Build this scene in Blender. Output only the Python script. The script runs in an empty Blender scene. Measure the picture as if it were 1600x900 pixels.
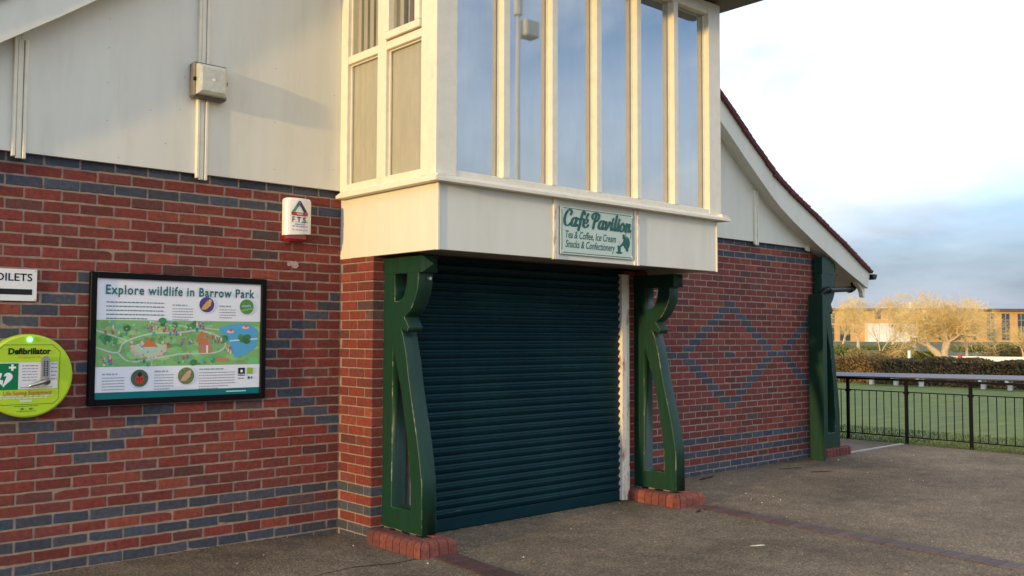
import bpy, bmesh, math, random
from mathutils import Vector, Matrix
random.seed(7)
scene = bpy.context.scene
COL = scene.collection

# ------------------------------------------------------------------ camera
CAM = Vector((-4.0199, -6.5196, 1.5809))
YAW, PITCH, ROLL, FPX = -0.7342, 0.0503, 0.0034, 1461.49
_f = Vector((-math.sin(YAW)*math.cos(PITCH), math.cos(YAW)*math.cos(PITCH), math.sin(PITCH)))
_r0 = Vector((math.cos(YAW), math.sin(YAW), 0)); _u0 = _r0.cross(_f)
_c, _s = math.cos(ROLL), math.sin(ROLL)
RT = _r0*_c + _u0*_s; UP = _u0*_c - _r0*_s; FW = _f
cam_data = bpy.data.cameras.new('camera'); cam = bpy.data.objects.new('camera', cam_data); COL.objects.link(cam)
cam_data.sensor_width = 36; cam_data.lens = FPX/1600*36; cam_data.clip_end = 3000; cam_data.clip_start = .05
cam.matrix_world = Matrix(((RT.x, UP.x, -FW.x, CAM.x), (RT.y, UP.y, -FW.y, CAM.y), (RT.z, UP.z, -FW.z, CAM.z), (0, 0, 0, 1)))
scene.camera = cam

# ------------------------------------------------------------------ sky, sun, exposure
SUN_EL = math.radians(5.7)
SUN_TRAVEL = Vector((1, 0.135, 0)).normalized()      # horizontal direction the light travels
SUN_ROT = math.atan2(-SUN_TRAVEL.x, -SUN_TRAVEL.y)
world = bpy.data.worlds.new('World'); scene.world = world; world.use_nodes = True
wn, wl = world.node_tree.nodes, world.node_tree.links
wn.clear()
w_out = wn.new('ShaderNodeOutputWorld'); w_bg = wn.new('ShaderNodeBackground'); w_bg.inputs['Strength'].default_value = 0.15
sky = wn.new('ShaderNodeTexSky'); sky.sky_type = 'NISHITA'; sky.sun_disc = False
sky.sun_elevation = SUN_EL; sky.sun_rotation = SUN_ROT; sky.air_density = 1.0; sky.dust_density = 0.2; sky.ozone_density = 4.0
tc = wn.new('ShaderNodeTexCoord'); sep = wn.new('ShaderNodeSeparateXYZ'); wl.new(tc.outputs['Generated'], sep.inputs[0])
zz = wn.new('ShaderNodeMath'); zz.operation = 'MAXIMUM'; wl.new(sep.outputs['Z'], zz.inputs[0]); zz.inputs[1].default_value = 0.0
za = wn.new('ShaderNodeMath'); za.operation = 'ADD'; wl.new(zz.outputs[0], za.inputs[0]); za.inputs[1].default_value = 0.22
dx = wn.new('ShaderNodeMath'); dx.operation = 'DIVIDE'; wl.new(sep.outputs['X'], dx.inputs[0]); wl.new(za.outputs[0], dx.inputs[1])
dy = wn.new('ShaderNodeMath'); dy.operation = 'DIVIDE'; wl.new(sep.outputs['Y'], dy.inputs[0]); wl.new(za.outputs[0], dy.inputs[1])
cmb = wn.new('ShaderNodeCombineXYZ'); wl.new(dx.outputs[0], cmb.inputs[0]); wl.new(dy.outputs[0], cmb.inputs[1]); cmb.inputs[2].default_value = 17.3
n1 = wn.new('ShaderNodeTexNoise'); n1.inputs['Scale'].default_value = 0.6; n1.inputs['Detail'].default_value = 9; n1.inputs['Roughness'].default_value = .55; n1.inputs['Distortion'].default_value = .35
wl.new(cmb.outputs[0], n1.inputs['Vector'])
ramp = wn.new('ShaderNodeValToRGB'); ramp.color_ramp.elements[0].position = .33; ramp.color_ramp.elements[1].position = .60
wl.new(n1.outputs['Fac'], ramp.inputs[0])
n2 = wn.new('ShaderNodeTexNoise'); n2.inputs['Scale'].default_value = 1.3; n2.inputs['Detail'].default_value = 6
off = wn.new('ShaderNodeVectorMath'); off.operation = 'ADD'; off.inputs[1].default_value = (4.1, 1.3, 2.2); wl.new(cmb.outputs[0], off.inputs[0]); wl.new(off.outputs[0], n2.inputs['Vector'])
cr = wn.new('ShaderNodeValToRGB')
cr.color_ramp.elements[0].position = .34; cr.color_ramp.elements[0].color = (4.4, 4.7, 5.3, 1)
cr.color_ramp.elements[1].position = .60; cr.color_ramp.elements[1].color = (8.8, 8.8, 8.9, 1)
wl.new(n2.outputs['Fac'], cr.inputs[0])
# clouds lose brightness and turn bluer with distance toward the horizon, all round
el = wn.new('ShaderNodeMapRange'); el.inputs[1].default_value = .07; el.inputs[2].default_value = .30; wl.new(sep.outputs['Z'], el.inputs[0])
far = wn.new('ShaderNodeMix'); far.data_type = 'RGBA'; wl.new(el.outputs[0], far.inputs[0]); far.inputs[6].default_value = (.215, .24, .28, 1); far.inputs[7].default_value = (1, 1, 1, 1)
cfar = wn.new('ShaderNodeMix'); cfar.data_type = 'RGBA'; cfar.blend_type = 'MULTIPLY'; cfar.inputs[0].default_value = 1; wl.new(cr.outputs[0], cfar.inputs[6]); wl.new(far.outputs[2], cfar.inputs[7])
skyscale = wn.new('ShaderNodeMix'); skyscale.data_type = 'RGBA'; skyscale.blend_type = 'MULTIPLY'; skyscale.inputs[0].default_value = 1
wl.new(sky.outputs[0], skyscale.inputs[6]); skyscale.inputs[7].default_value = (1.6, 1.48, 1.55, 1)
mixw = wn.new('ShaderNodeMix'); mixw.data_type = 'RGBA'
bank = wn.new('ShaderNodeMapRange'); bank.inputs[1].default_value = .0; bank.inputs[2].default_value = .34; bank.inputs[3].default_value = 1.1; bank.inputs[4].default_value = 0; wl.new(sep.outputs['Z'], bank.inputs[0])
cov = wn.new('ShaderNodeMath'); cov.operation = 'MAXIMUM'; wl.new(ramp.outputs[0], cov.inputs[0]); wl.new(bank.outputs[0], cov.inputs[1])
wl.new(cov.outputs[0], mixw.inputs[0]); wl.new(skyscale.outputs[2], mixw.inputs[6]); wl.new(cfar.outputs[2], mixw.inputs[7])
wl.new(mixw.outputs[2], w_bg.inputs['Color']); wl.new(w_bg.outputs[0], w_out.inputs[0])

sun_d = bpy.data.lights.new('sun', 'SUN'); sun = bpy.data.objects.new('sun', sun_d); COL.objects.link(sun)
sun_d.energy = 2.0; sun_d.angle = math.radians(1.6); sun_d.color = (1.0, 0.67, 0.27)
sun_dir = Vector((SUN_TRAVEL.x*math.cos(SUN_EL), SUN_TRAVEL.y*math.cos(SUN_EL), -math.sin(SUN_EL)))
sun.rotation_euler = sun_dir.to_track_quat('-Z', 'Y').to_euler(); sun.location = (-20, -10, 12)
vs = scene.view_settings
vs.view_transform = 'Standard'; vs.look = 'None'; vs.gamma = 1; vs.exposure = 0.90; vs.use_curve_mapping = False

# ------------------------------------------------------------------ helpers
def proj(p):
    d = Vector(p)-CAM; w = d.dot(FW)
    if w < .05: return None
    return 800+FPX*d.dot(RT)/w, 450-FPX*d.dot(UP)/w, w

def tag(o, label=None, cat=None, group=None, kind=None):
    if label: o['label'] = label
    if cat: o['category'] = cat
    if group: o['group'] = group
    if kind: o['kind'] = kind
    return o

def empty(name, loc, label=None, cat=None, group=None):
    o = bpy.data.objects.new(name, None); COL.objects.link(o); o.location = loc; o.empty_display_size = .1
    return tag(o, label, cat, group)

def link(o, parent=None):
    COL.objects.link(o)
    if parent:
        o.parent = parent
        base = Vector(parent.location); p = parent.parent
        while p: base += Vector(p.location); p = p.parent
        o.location = -base if o.get('_world', 1) else o.location
    return o

class MB:
    def __init__(s): s.v = []; s.f = []; s.c = []; s.m = []
    def face(s, pts, col=None, m=0):
        i = len(s.v); s.v += [tuple(p) for p in pts]; s.f.append(tuple(range(i, i+len(pts)))); s.c.append(col); s.m.append(m)
    def poly(s, verts, faces, col=None, m=0):
        i = len(s.v); s.v += [tuple(p) for p in verts]
        for f in faces: s.f.append(tuple(i+k for k in f)); s.c.append(col); s.m.append(m)
    def box(s, x0, x1, y0, y1, z0, z1, col=None, m=0):
        s.poly([(x0,y0,z0),(x1,y0,z0),(x1,y1,z0),(x0,y1,z0),(x0,y0,z1),(x1,y0,z1),(x1,y1,z1),(x0,y1,z1)],
               [(0,3,2,1),(4,5,6,7),(0,1,5,4),(1,2,6,5),(2,3,7,6),(3,0,4,7)], col, m)
    def cbox(s, x0, x1, y0, y1, z0, z1, b=.004, col=None, m=0):
        """chamfered box"""
        X, Y, Z = (x0, x1), (y0, y1), (z0, z1); idx = {}; vs_ = []
        for i in (0, 1):
            for j in (0, 1):
                for k in (0, 1):
                    sx, sy, sz = (1 if i == 0 else -1), (1 if j == 0 else -1), (1 if k == 0 else -1)
                    for a in range(3):
                        p = [X[i], Y[j], Z[k]]
                        if a != 0: p[0] += sx*b
                        if a != 1: p[1] += sy*b
                        if a != 2: p[2] += sz*b
                        idx[i, j, k, a] = len(vs_); vs_.append(tuple(p))
        g = lambda *q: idx[q]
        fs = [(g(0,0,0,0),g(0,0,1,0),g(0,1,1,0),g(0,1,0,0)), (g(1,0,0,0),g(1,1,0,0),g(1,1,1,0),g(1,0,1,0)),
              (g(0,0,0,1),g(1,0,0,1),g(1,0,1,1),g(0,0,1,1)), (g(0,1,0,1),g(0,1,1,1),g(1,1,1,1),g(1,1,0,1)),
              (g(0,0,0,2),g(0,1,0,2),g(1,1,0,2),g(1,0,0,2)), (g(0,0,1,2),g(1,0,1,2),g(1,1,1,2),g(0,1,1,2))]
        for k in (0, 1):
            for j in (0, 1): fs.append((g(0,j,k,1),g(0,j,k,2),g(1,j,k,2),g(1,j,k,1)))
            for i in (0, 1): fs.append((g(i,0,k,0),g(i,0,k,2),g(i,1,k,2),g(i,1,k,0)))
        for i in (0, 1):
            for j in (0, 1): fs.append((g(i,j,0,0),g(i,j,0,1),g(i,j,1,1),g(i,j,1,0)))
            for j in (0, 1):
                for k in (0, 1): fs.append((g(i,j,k,0),g(i,j,k,1),g(i,j,k,2)))
        s.poly(vs_, fs, col, m)
    def extr(s, pts, a, b, axis='y', col=None, m=0):
        """closed polygon pts (p,q) extruded along axis from a to b"""
        def P(p, t): return {'y': (p[0], t, p[1]), 'x': (t, p[0], p[1]), 'z': (p[0], p[1], t)}[axis]
        n = len(pts); V = [P(p, a) for p in pts]+[P(p, b) for p in pts]
        F = [tuple(range(n-1, -1, -1)), tuple(range(n, 2*n))]+[(i, (i+1) % n, n+(i+1) % n, n+i) for i in range(n)]
        s.poly(V, F, col, m)
    def strip(s, top, bot, a, b, col=None):
        """band between two polylines of equal length in xz, extruded in y"""
        n = len(top)
        V = [(p[0], a, p[1]) for p in top]+[(p[0], a, p[1]) for p in bot]+[(p[0], b, p[1]) for p in top]+[(p[0], b, p[1]) for p in bot]
        F = []
        for i in range(n-1):
            F += [(i, i+1, n+i+1, n+i), (2*n+i, 3*n+i, 3*n+i+1, 2*n+i+1), (i, 2*n+i, 2*n+i+1, i+1), (n+i, n+i+1, 3*n+i+1, 3*n+i)]
        F += [(0, n, 3*n, 2*n), (n-1, 3*n-1, 4*n-1, 2*n-1)]
        s.poly(V, F, col)
    def tube(s, path, r, n=8, col=None, cap=True):
        path = [Vector(p) for p in path]; rr = r if isinstance(r, (list, tuple)) else [r]*len(path)
        base = len(s.v); prev = None
        for i, p in enumerate(path):
            d = (path[min(i+1, len(path)-1)]-path[max(i-1, 0)]).normalized()
            if prev is None:
                u = d.orthogonal().normalized()
            else:
                u = prev-d*prev.dot(d)
                u = u.normalized() if u.length > 1e-6 else d.orthogonal().normalized()
            prev = u; w = d.cross(u)
            for k in range(n):
                a = 2*math.pi*k/n; s.v.append(tuple(p+(u*math.cos(a)+w*math.sin(a))*rr[i]))
        for i in range(len(path)-1):
            for k in range(n):
                a, b = base+i*n+k, base+i*n+(k+1) % n
                s.f.append((a, b, b+n, a+n)); s.c.append(col); s.m.append(0)
        if cap:
            s.f.append(tuple(base+k for k in range(n-1, -1, -1))); s.c.append(col); s.m.append(0)
            e = base+(len(path)-1)*n
            s.f.append(tuple(e+k for k in range(n))); s.c.append(col); s.m.append(0)
    def build(s, name, mats, parent=None, smooth=False, fixn=True):
        me = bpy.data.meshes.new(name); me.from_pydata(s.v, [], s.f)
        mats = mats if isinstance(mats, (list, tuple)) else [mats]
        for m in mats: me.materials.append(m)
        if len(mats) > 1:
            for p, i in zip(me.polygons, s.m): p.material_index = i
        if any(c is not None for c in s.c):
            at = me.color_attributes.new('bcol', 'FLOAT_COLOR', 'CORNER')
            buf = []
            for p, c in zip(me.polygons, s.c):
                c = c or (1, 1, 1); buf += [c[0], c[1], c[2], 1]*p.loop_total
            at.data.foreach_set('color', buf)
        if fixn:
            bm = bmesh.new(); bm.from_mesh(me); bmesh.ops.recalc_face_normals(bm, faces=bm.faces); bm.to_mesh(me); bm.free()
        if smooth: me.polygons.foreach_set('use_smooth', [True]*len(me.polygons))
        me.update()
        return link(bpy.data.objects.new(name, me), parent)

# ---- materials
def mat(name, col, rough=.6, var=.12, scale=6., bump=0., bscale=60., metal=0., spec=.5, attr=None, dirt=0., dirtcol=(.12,.1,.08), dscale=3., col2=None, stretch=None, detail=5, voro=0., emit=None, coat=0.):
    m = bpy.data.materials.new(name); m.use_nodes = True; N, L = m.node_tree.nodes, m.node_tree.links
    b = N['Principled BSDF']; b.inputs['Roughness'].default_value = rough; b.inputs['Metallic'].default_value = metal
    b.inputs['Specular IOR Level'].default_value = spec
    if coat: b.inputs['Coat Weight'].default_value = coat; b.inputs['Coat Roughness'].default_value = .15
    t = N.new('ShaderNodeTexCoord'); vec = t.outputs['Object']
    if stretch:
        mp = N.new('ShaderNodeMapping'); mp.inputs['Scale'].default_value = stretch; L.new(vec, mp.inputs[0]); vec = mp.outputs[0]
    if attr:
        a = N.new('ShaderNodeAttribute'); a.attribute_name = attr; cur = a.outputs['Color']
    else:
        r = N.new('ShaderNodeRGB'); r.outputs[0].default_value = (*col, 1); cur = r.outputs[0]
    if col2:
        nz = N.new('ShaderNodeTexNoise'); nz.inputs['Scale'].default_value = scale; nz.inputs['Detail'].default_value = detail; nz.inputs['Roughness'].default_value = .6
        L.new(vec, nz.inputs['Vector'])
        rp = N.new('ShaderNodeValToRGB'); rp.color_ramp.elements[0].position = .35; rp.color_ramp.elements[1].position = .65; L.new(nz.outputs['Fac'], rp.inputs[0])
        mx = N.new('ShaderNodeMix'); mx.data_type = 'RGBA'; L.new(rp.outputs[0], mx.inputs[0]); L.new(cur, mx.inputs[6]); mx.inputs[7].default_value = (*col2, 1); cur = mx.outputs[2]
    if var:
        nz = N.new('ShaderNodeTexNoise'); nz.inputs['Scale'].default_value = scale*2.3; nz.inputs['Detail'].default_value = 8; nz.inputs['Roughness'].default_value = .65
        L.new(vec, nz.inputs['Vector'])
        mr = N.new('ShaderNodeMapRange'); mr.inputs[1].default_value = .25; mr.inputs[2].default_value = .75; mr.inputs[3].default_value = 1-var*1.6; mr.inputs[4].default_value = 1+var*1.6
        L.new(nz.outputs['Fac'], mr.inputs[0])
        mx = N.new('ShaderNodeMix'); mx.data_type = 'RGBA'; mx.blend_type = 'MULTIPLY'; mx.inputs[0].default_value = 1
        L.new(cur, mx.inputs[6]); L.new(mr.outputs[0], mx.inputs[7]); cur = mx.outputs[2]
    if dirt:
        nz = N.new('ShaderNodeTexNoise'); nz.inputs['Scale'].default_value = dscale; nz.inputs['Detail'].default_value = 7; nz.inputs['Roughness'].default_value = .7
        L.new(vec, nz.inputs['Vector'])
        rp = N.new('ShaderNodeMapRange'); rp.inputs[1].default_value = .52; rp.inputs[2].default_value = .8; rp.inputs[3].default_value = 0; rp.inputs[4].default_value = dirt
        L.new(nz.outputs['Fac'], rp.inputs[0])
        mx = N.new('ShaderNodeMix'); mx.data_type = 'RGBA'; L.new(rp.outputs[0], mx.inputs[0]); L.new(cur, mx.inputs[6]); mx.inputs[7].default_value = (*dirtcol, 1); cur = mx.outputs[2]
    L.new(cur, b.inputs['Base Color'])
    if bump:
        if voro:
            nb = N.new('ShaderNodeTexVoronoi'); nb.inputs['Scale'].default_value = bscale; h = nb.outputs['Distance']
        else:
            nb = N.new('ShaderNodeTexNoise'); nb.inputs['Scale'].default_value = bscale; nb.inputs['Detail'].default_value = 6; nb.inputs['Roughness'].default_value = .65; h = nb.outputs['Fac']
        L.new(vec, nb.inputs['Vector'])
        bp = N.new('ShaderNodeBump'); bp.inputs['Strength'].default_value = bump; bp.inputs['Distance'].default_value = .01
        L.new(h, bp.inputs['Height']); L.new(bp.outputs[0], b.inputs['Normal'])
    if emit:
        b.inputs['Emission Color'].default_value = (*emit[:3], 1); b.inputs['Emission Strength'].default_value = emit[3]
    return m

def glass_mat(name, refl, tint, rough=.02, gtint=(.97,.96,.91), film=.02):
    m = bpy.data.materials.new(name); m.use_nodes = True; N, L = m.node_tree.nodes, m.node_tree.links; N.clear()
    o = N.new('ShaderNodeOutputMaterial'); mx = N.new('ShaderNodeMixShader'); t = N.new('ShaderNodeBsdfTransparent'); g = N.new('ShaderNodeBsdfGlossy')
    t.inputs[0].default_value = (*tint, 1); g.inputs['Color'].default_value = (*gtint, 1); g.inputs['Roughness'].default_value = rough
    lwf = N.new('ShaderNodeLayerWeight'); lwf.inputs[0].default_value = .5; lw = N.new('ShaderNodeMath'); lw.operation = 'POWER'; lw.inputs[1].default_value = 4; L.new(lwf.outputs['Facing'], lw.inputs[0])
    ad = N.new('ShaderNodeMath'); ad.operation = 'ADD'; ad.use_clamp = True; ad.inputs[1].default_value = refl; L.new(lw.outputs[0], ad.inputs[0])
    c = N.new('ShaderNodeTexCoord'); nz = N.new('ShaderNodeTexNoise'); nz.inputs['Scale'].default_value = 1.2; nz.inputs['Detail'].default_value = 1; L.new(c.outputs['Object'], nz.inputs['Vector'])
    bp = N.new('ShaderNodeBump'); bp.inputs['Strength'].default_value = .04; bp.inputs['Distance'].default_value = .02; L.new(nz.outputs['Fac'], bp.inputs['Height']); L.new(bp.outputs[0], g.inputs['Normal'])
    L.new(ad.outputs[0], mx.inputs[0]); L.new(t.outputs[0], mx.inputs[1]); L.new(g.outputs[0], mx.inputs[2])
    mp = N.new('ShaderNodeMapping'); mp.inputs['Scale'].default_value = (5, 5, 1.1); L.new(c.outputs['Object'], mp.inputs[0])
    sm_ = N.new('ShaderNodeTexNoise'); sm_.inputs['Scale'].default_value = 1.6; sm_.inputs['Detail'].default_value = 8; sm_.inputs['Roughness'].default_value = .7; L.new(mp.outputs[0], sm_.inputs['Vector'])
    sr = N.new('ShaderNodeMapRange'); sr.inputs[1].default_value = .35; sr.inputs[2].default_value = .75; sr.inputs[3].default_value = film; sr.inputs[4].default_value = film+.16; L.new(sm_.outputs['Fac'], sr.inputs[0])
    df_ = N.new('ShaderNodeBsdfDiffuse'); df_.inputs[0].default_value = (.50,.50,.45,1)
    m2 = N.new('ShaderNodeMixShader'); L.new(sr.outputs[0], m2.inputs[0]); L.new(mx.outputs[0], m2.inputs[1]); L.new(df_.outputs[0], m2.inputs[2]); L.new(m2.outputs[0], o.inputs[0])
    return m

M = {}
M['brick'] = mat('brick', (.3,.08,.05), .85, .30, 14, .8, 170, attr='bcol', dirt=.5, dirtcol=(.07,.035,.03), dscale=11)
M['mortar'] = mat('mortar', (.315,.238,.18), .95, .2, 9, .9, 260, dirt=.3, dirtcol=(.28,.21,.16), dscale=2.5)
M['cream'] = mat('cream_paint', (.68,.665,.56), .55, .03, 1.2, .06, 30, dirt=.45, dirtcol=(.50,.46,.36), dscale=1.6, stretch=(2.5,2.5,.45))
M['creamtrim'] = mat('cream_trim_paint', (.74,.69,.55), .5, .05, 5, .1, 50, dirt=.25, dirtcol=(.42,.34,.24), dscale=9)
M['rusttrim'] = mat('rust_stained_trim_paint', (.72,.66,.54), .55, .06, 6, .1, 50, dirt=1.9, dirtcol=(.30,.11,.035), dscale=9, stretch=(1,1,.35))
M['green'] = mat('dark_green_gloss_paint', (.005,.036,.020), .42, .15, 5, .35, 26, dirt=.25, dirtcol=(.012,.046,.036), dscale=4, spec=.35, stretch=(2.5,2.5,.25))
M['greenwear'] = mat('worn_paint_edge', (.006,.040,.024), .5, .2, 8, dirt=1.8, dirtcol=(.34,.32,.2), dscale=6)
M['teal'] = mat('dark_teal_shutter_paint', (.002,.024,.031), .45, .15, 3, .03, 20, dirt=.35, dirtcol=(.004,.030,.036), dscale=5, spec=.15)
def scuffed(m):
    N, L = m.node_tree.nodes, m.node_tree.links; b = N['Principled BSDF']; src = b.inputs['Base Color'].links[0].from_socket
    g = N.new('ShaderNodeNewGeometry'); mp = N.new('ShaderNodeMapping'); mp.inputs['Scale'].default_value = (2.2, 40, 55); L.new(g.outputs['Position'], mp.inputs[0])
    n = N.new('ShaderNodeTexNoise'); n.inputs['Scale'].default_value = 1.; n.inputs['Detail'].default_value = 5; n.inputs['Roughness'].default_value = .75; L.new(mp.outputs[0], n.inputs['Vector'])
    r = N.new('ShaderNodeMapRange'); r.inputs[1].default_value = .66; r.inputs[2].default_value = .78; L.new(n.outputs['Fac'], r.inputs[0])
    n2 = N.new('ShaderNodeTexNoise'); n2.inputs['Scale'].default_value = 1.8; n2.inputs['Detail'].default_value = 3; L.new(g.outputs['Position'], n2.inputs['Vector'])
    r2 = N.new('ShaderNodeMapRange'); r2.inputs[1].default_value = .45; r2.inputs[2].default_value = .62; r2.inputs[4].default_value = .8; L.new(n2.outputs['Fac'], r2.inputs[0])
    mu = N.new('ShaderNodeMath'); mu.operation = 'MULTIPLY'; L.new(r.outputs[0], mu.inputs[0]); L.new(r2.outputs[0], mu.inputs[1])
    mx = N.new('ShaderNodeMix'); mx.data_type = 'RGBA'; L.new(mu.outputs[0], mx.inputs[0]); L.new(src, mx.inputs[6]); mx.inputs[7].default_value = (.16,.20,.20,1); L.new(mx.outputs[2], b.inputs['Base Color'])
scuffed(M['teal'])
M['plinth'] = mat('plinth_brick', (.3,.08,.05), .85, .3, 16, .9, 110, attr='bcol', dirt=.7, dirtcol=(.10,.065,.05), dscale=13)
M['tile'] = mat('clay_roof_tile', (.15,.045,.038), .85, .25, 9, .5, 60, dirt=.3, dirtcol=(.05,.025,.025), dscale=5)
M['black'] = mat('black_plastic', (.004,.004,.005), .35, .1, 8, spec=.25)
M['blackframe'] = mat('black_frame_paint', (.004,.004,.005), .45, .05, 6, spec=.12)
M['print'] = mat('printed_panel', (1,1,1), .22, 0, attr='bcol', spec=.4)
M['glossprint'] = mat('printed_plastic', (1,1,1), .3, 0, attr='bcol')
M['white'] = mat('white_plastic', (.78,.77,.72), .35, .03, 5)
M['redlens'] = mat('red_lens', (.22,.012,.012), .2, .1, 6, coat=.3)
M['lens'] = mat('prismatic_lens', (.52,.52,.42), .25, .12, 10, .4, 90, dirt=.3, dirtcol=(.3,.3,.22), dscale=9, coat=.4)
M['greymetal'] = mat('grey_housing', (.13,.12,.10), .5, .15, 10)
M['steel'] = mat('satin_steel', (.45,.44,.42), .28, .08, 10, metal=.9)
M['lime'] = mat('lime_green_plastic', (.42,.62,.015), .32, .03, 4, coat=.2)
M['led'] = mat('green_led', (.1,.9,.3), .3, 0, emit=(.1, 1, .35, 4.))
M['asphalt'] = None
M['paver'] = mat('paver', (.1,.05,.04), .85, .25, 12, .6, 90, attr='bcol')
M['kerb'] = mat('pale_concrete', (.36,.34,.31), .85, .15, 6, .4, 70)
M['lawn'] = mat('mown_grass', (.092,.130,.018), .9, .22, 2.0, 1., 22, col2=(.125,.160,.026), stretch=(.35,1.6,1))
M['parkgrass'] = mat('rough_grass', (.055,.085,.02), .95, .3, .12, .5, 4, col2=(.10,.10,.035))
M['blade'] = mat('grass_blade', (.075,.105,.02), .7, .3, 3)
M['railblack'] = mat('black_rail_paint', (.003,.004,.004), .6, .1, 8, spec=.12)
M['shelf'] = mat('grey_rail_board', (.075,.070,.09), .45, .12, 6, .1, 30)
M['bark'] = mat('bark', (.50,.40,.25), .9, .2, 4, .6, 12)
M['twig'] = mat('twig', (.68,.51,.22), .9, .3, 1.)
M['hedge'] = mat('hedge_leaf', (.12,.09,.034), .8, .4, 2.2, col2=(.21,.125,.045))
M['shrub'] = mat('shrub_leaf', (.16,.15,.02), .8, .35, 1.5, col2=(.10,.14,.02))
M['goldshrub'] = mat('golden_shrub_leaf', (.28,.20,.05), .8, .35, 1.5, col2=(.2,.16,.04))
M['farbrick'] = mat('far_buff_brick', (.56,.34,.13), .9, .08, .5, 0, dirt=.25, dirtcol=(.36,.19,.10), dscale=.09)
M['farwhite'] = mat('white_render', (.78,.76,.70), .8, .04, .4)
M['farroof'] = mat('far_grey_roof', (.10,.09,.085), .7, .1, .3)
M['farglass'] = mat('far_window_glass', (.05,.06,.065), .12, .3, .35, spec=.8)
M['farframe'] = mat('far_window_frame', (.4,.42,.40), .5, .1, .5)
M['benchwhite'] = mat('white_bench_paint', (.72,.71,.66), .5, .08, 6)
M['benchgreen'] = mat('green_bench_paint', (.03,.13,.07), .5, .15, 6)
M['interior'] = mat('dim_interior_plaster', (.42,.42,.40), .9, .1, 2)
M['blind'] = mat('beige_vertical_blind', (.66,.63,.57), .6, .06, 2, stretch=(1,6,.2))
M['darkblind'] = mat('brown_blind', (.10,.055,.035), .8, .1, 3)
M['glassfront'] = glass_mat('bay_window_glass', .44, (.55,.58,.58), film=.14)
M['glassside'] = glass_mat('side_window_glass', .05, (.90,.90,.86))
M['plainbrick'] = mat('plain_brick', (.25,.06,.04), .9, .2, 8, .4, 60)
M['litter'] = mat('pale_litter', (.55,.52,.46), .8, .1, 10)
M['leafdark'] = mat('dark_twig', (.03,.022,.015), .9, .2, 10)

def asphalt():
    m = bpy.data.materials.new('resin_bound_asphalt'); m.use_nodes = True; N, L = m.node_tree.nodes, m.node_tree.links; b = N['Principled BSDF']
    b.inputs['Roughness'].default_value = .92; b.inputs['Specular IOR Level'].default_value = .25
    t = N.new('ShaderNodeTexCoord'); o = t.outputs['Object']
    def noise(s, d=6, r=.6):
        n = N.new('ShaderNodeTexNoise'); n.inputs['Scale'].default_value = s; n.inputs['Detail'].default_value = d; n.inputs['Roughness'].default_value = r; L.new(o, n.inputs['Vector']); return n
    v = N.new('ShaderNodeTexVoronoi'); v.inputs['Scale'].default_value = 95; L.new(o, v.inputs['Vector'])
    big = noise(.7, 7, .62); mid = noise(5, 6); fine = noise(120, 3)
    rp = N.new('ShaderNodeValToRGB'); e = rp.color_ramp.elements
    e[0].position = .0; e[0].color = (.105,.082,.058,1); e[1].position = 1; e[1].color = (.33,.255,.165,1)
    q = rp.color_ramp.elements.new(.45); q.color = (.15,.116,.078,1); q = rp.color_ramp.elements.new(.8); q.color = (.20,.155,.103,1)
    sx = N.new('ShaderNodeSeparateColor'); L.new(v.outputs['Color'], sx.inputs[0]); L.new(sx.outputs[0], rp.inputs[0])
    mr = N.new('ShaderNodeMapRange'); mr.inputs[1].default_value = .3; mr.inputs[2].default_value = .7; mr.inputs[3].default_value = .62; mr.inputs[4].default_value = 1.3; L.new(big.outputs['Fac'], mr.inputs[0])
    mx = N.new('ShaderNodeMix'); mx.data_type = 'RGBA'; mx.blend_type = 'MULTIPLY'; mx.inputs[0].default_value = 1; L.new(rp.outputs[0], mx.inputs[6]); L.new(mr.outputs[0], mx.inputs[7])
    mr2 = N.new('ShaderNodeMapRange'); mr2.inputs[1].default_value = .3; mr2.inputs[2].default_value = .7; mr2.inputs[3].default_value = .8; mr2.inputs[4].default_value = 1.2; L.new(mid.outputs['Fac'], mr2.inputs[0])
    mx2 = N.new('ShaderNodeMix'); mx2.data_type = 'RGBA'; mx2.blend_type = 'MULTIPLY'; mx2.inputs[0].default_value = 1; L.new(mx.outputs[2], mx2.inputs[6]); L.new(mr2.outputs[0], mx2.inputs[7])
    stn = noise(.33, 4, .5); ms = N.new('ShaderNodeMapRange'); ms.inputs[1].default_value = .38; ms.inputs[2].default_value = .55; ms.inputs[3].default_value = .72; ms.inputs[4].default_value = 1.06; L.new(stn.outputs['Fac'], ms.inputs[0])
    gum = N.new('ShaderNodeTexVoronoi'); gum.inputs['Scale'].default_value = 2.6; L.new(o, gum.inputs['Vector']); mg_ = N.new('ShaderNodeMapRange'); mg_.inputs[1].default_value = .045; mg_.inputs[2].default_value = .075; mg_.inputs[3].default_value = .66; mg_.inputs[4].default_value = 1; L.new(gum.outputs['Distance'], mg_.inputs[0])
    pm = N.new('ShaderNodeMath'); pm.operation = 'MULTIPLY'; L.new(ms.outputs[0], pm.inputs[0]); L.new(mg_.outputs[0], pm.inputs[1])
    mx3 = N.new('ShaderNodeMix'); mx3.data_type = 'RGBA'; mx3.blend_type = 'MULTIPLY'; mx3.inputs[0].default_value = 1; L.new(mx2.outputs[2], mx3.inputs[6]); L.new(pm.outputs[0], mx3.inputs[7])
    L.new(mx3.outputs[2], b.inputs['Base Color'])
    bp = N.new('ShaderNodeBump'); bp.inputs['Strength'].default_value = .9; bp.inputs['Distance'].default_value = .009; bp.invert = True
    bp2 = N.new('ShaderNodeBump'); bp2.inputs['Strength'].default_value = .5; bp2.inputs['Distance'].default_value = .02
    L.new(v.outputs['Distance'], bp.inputs['Height']); L.new(mid.outputs['Fac'], bp2.inputs['Height']); L.new(bp2.outputs[0], bp.inputs['Normal']); L.new(bp.outputs[0], b.inputs['Normal'])
    return m
M['asphalt'] = asphalt()

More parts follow.
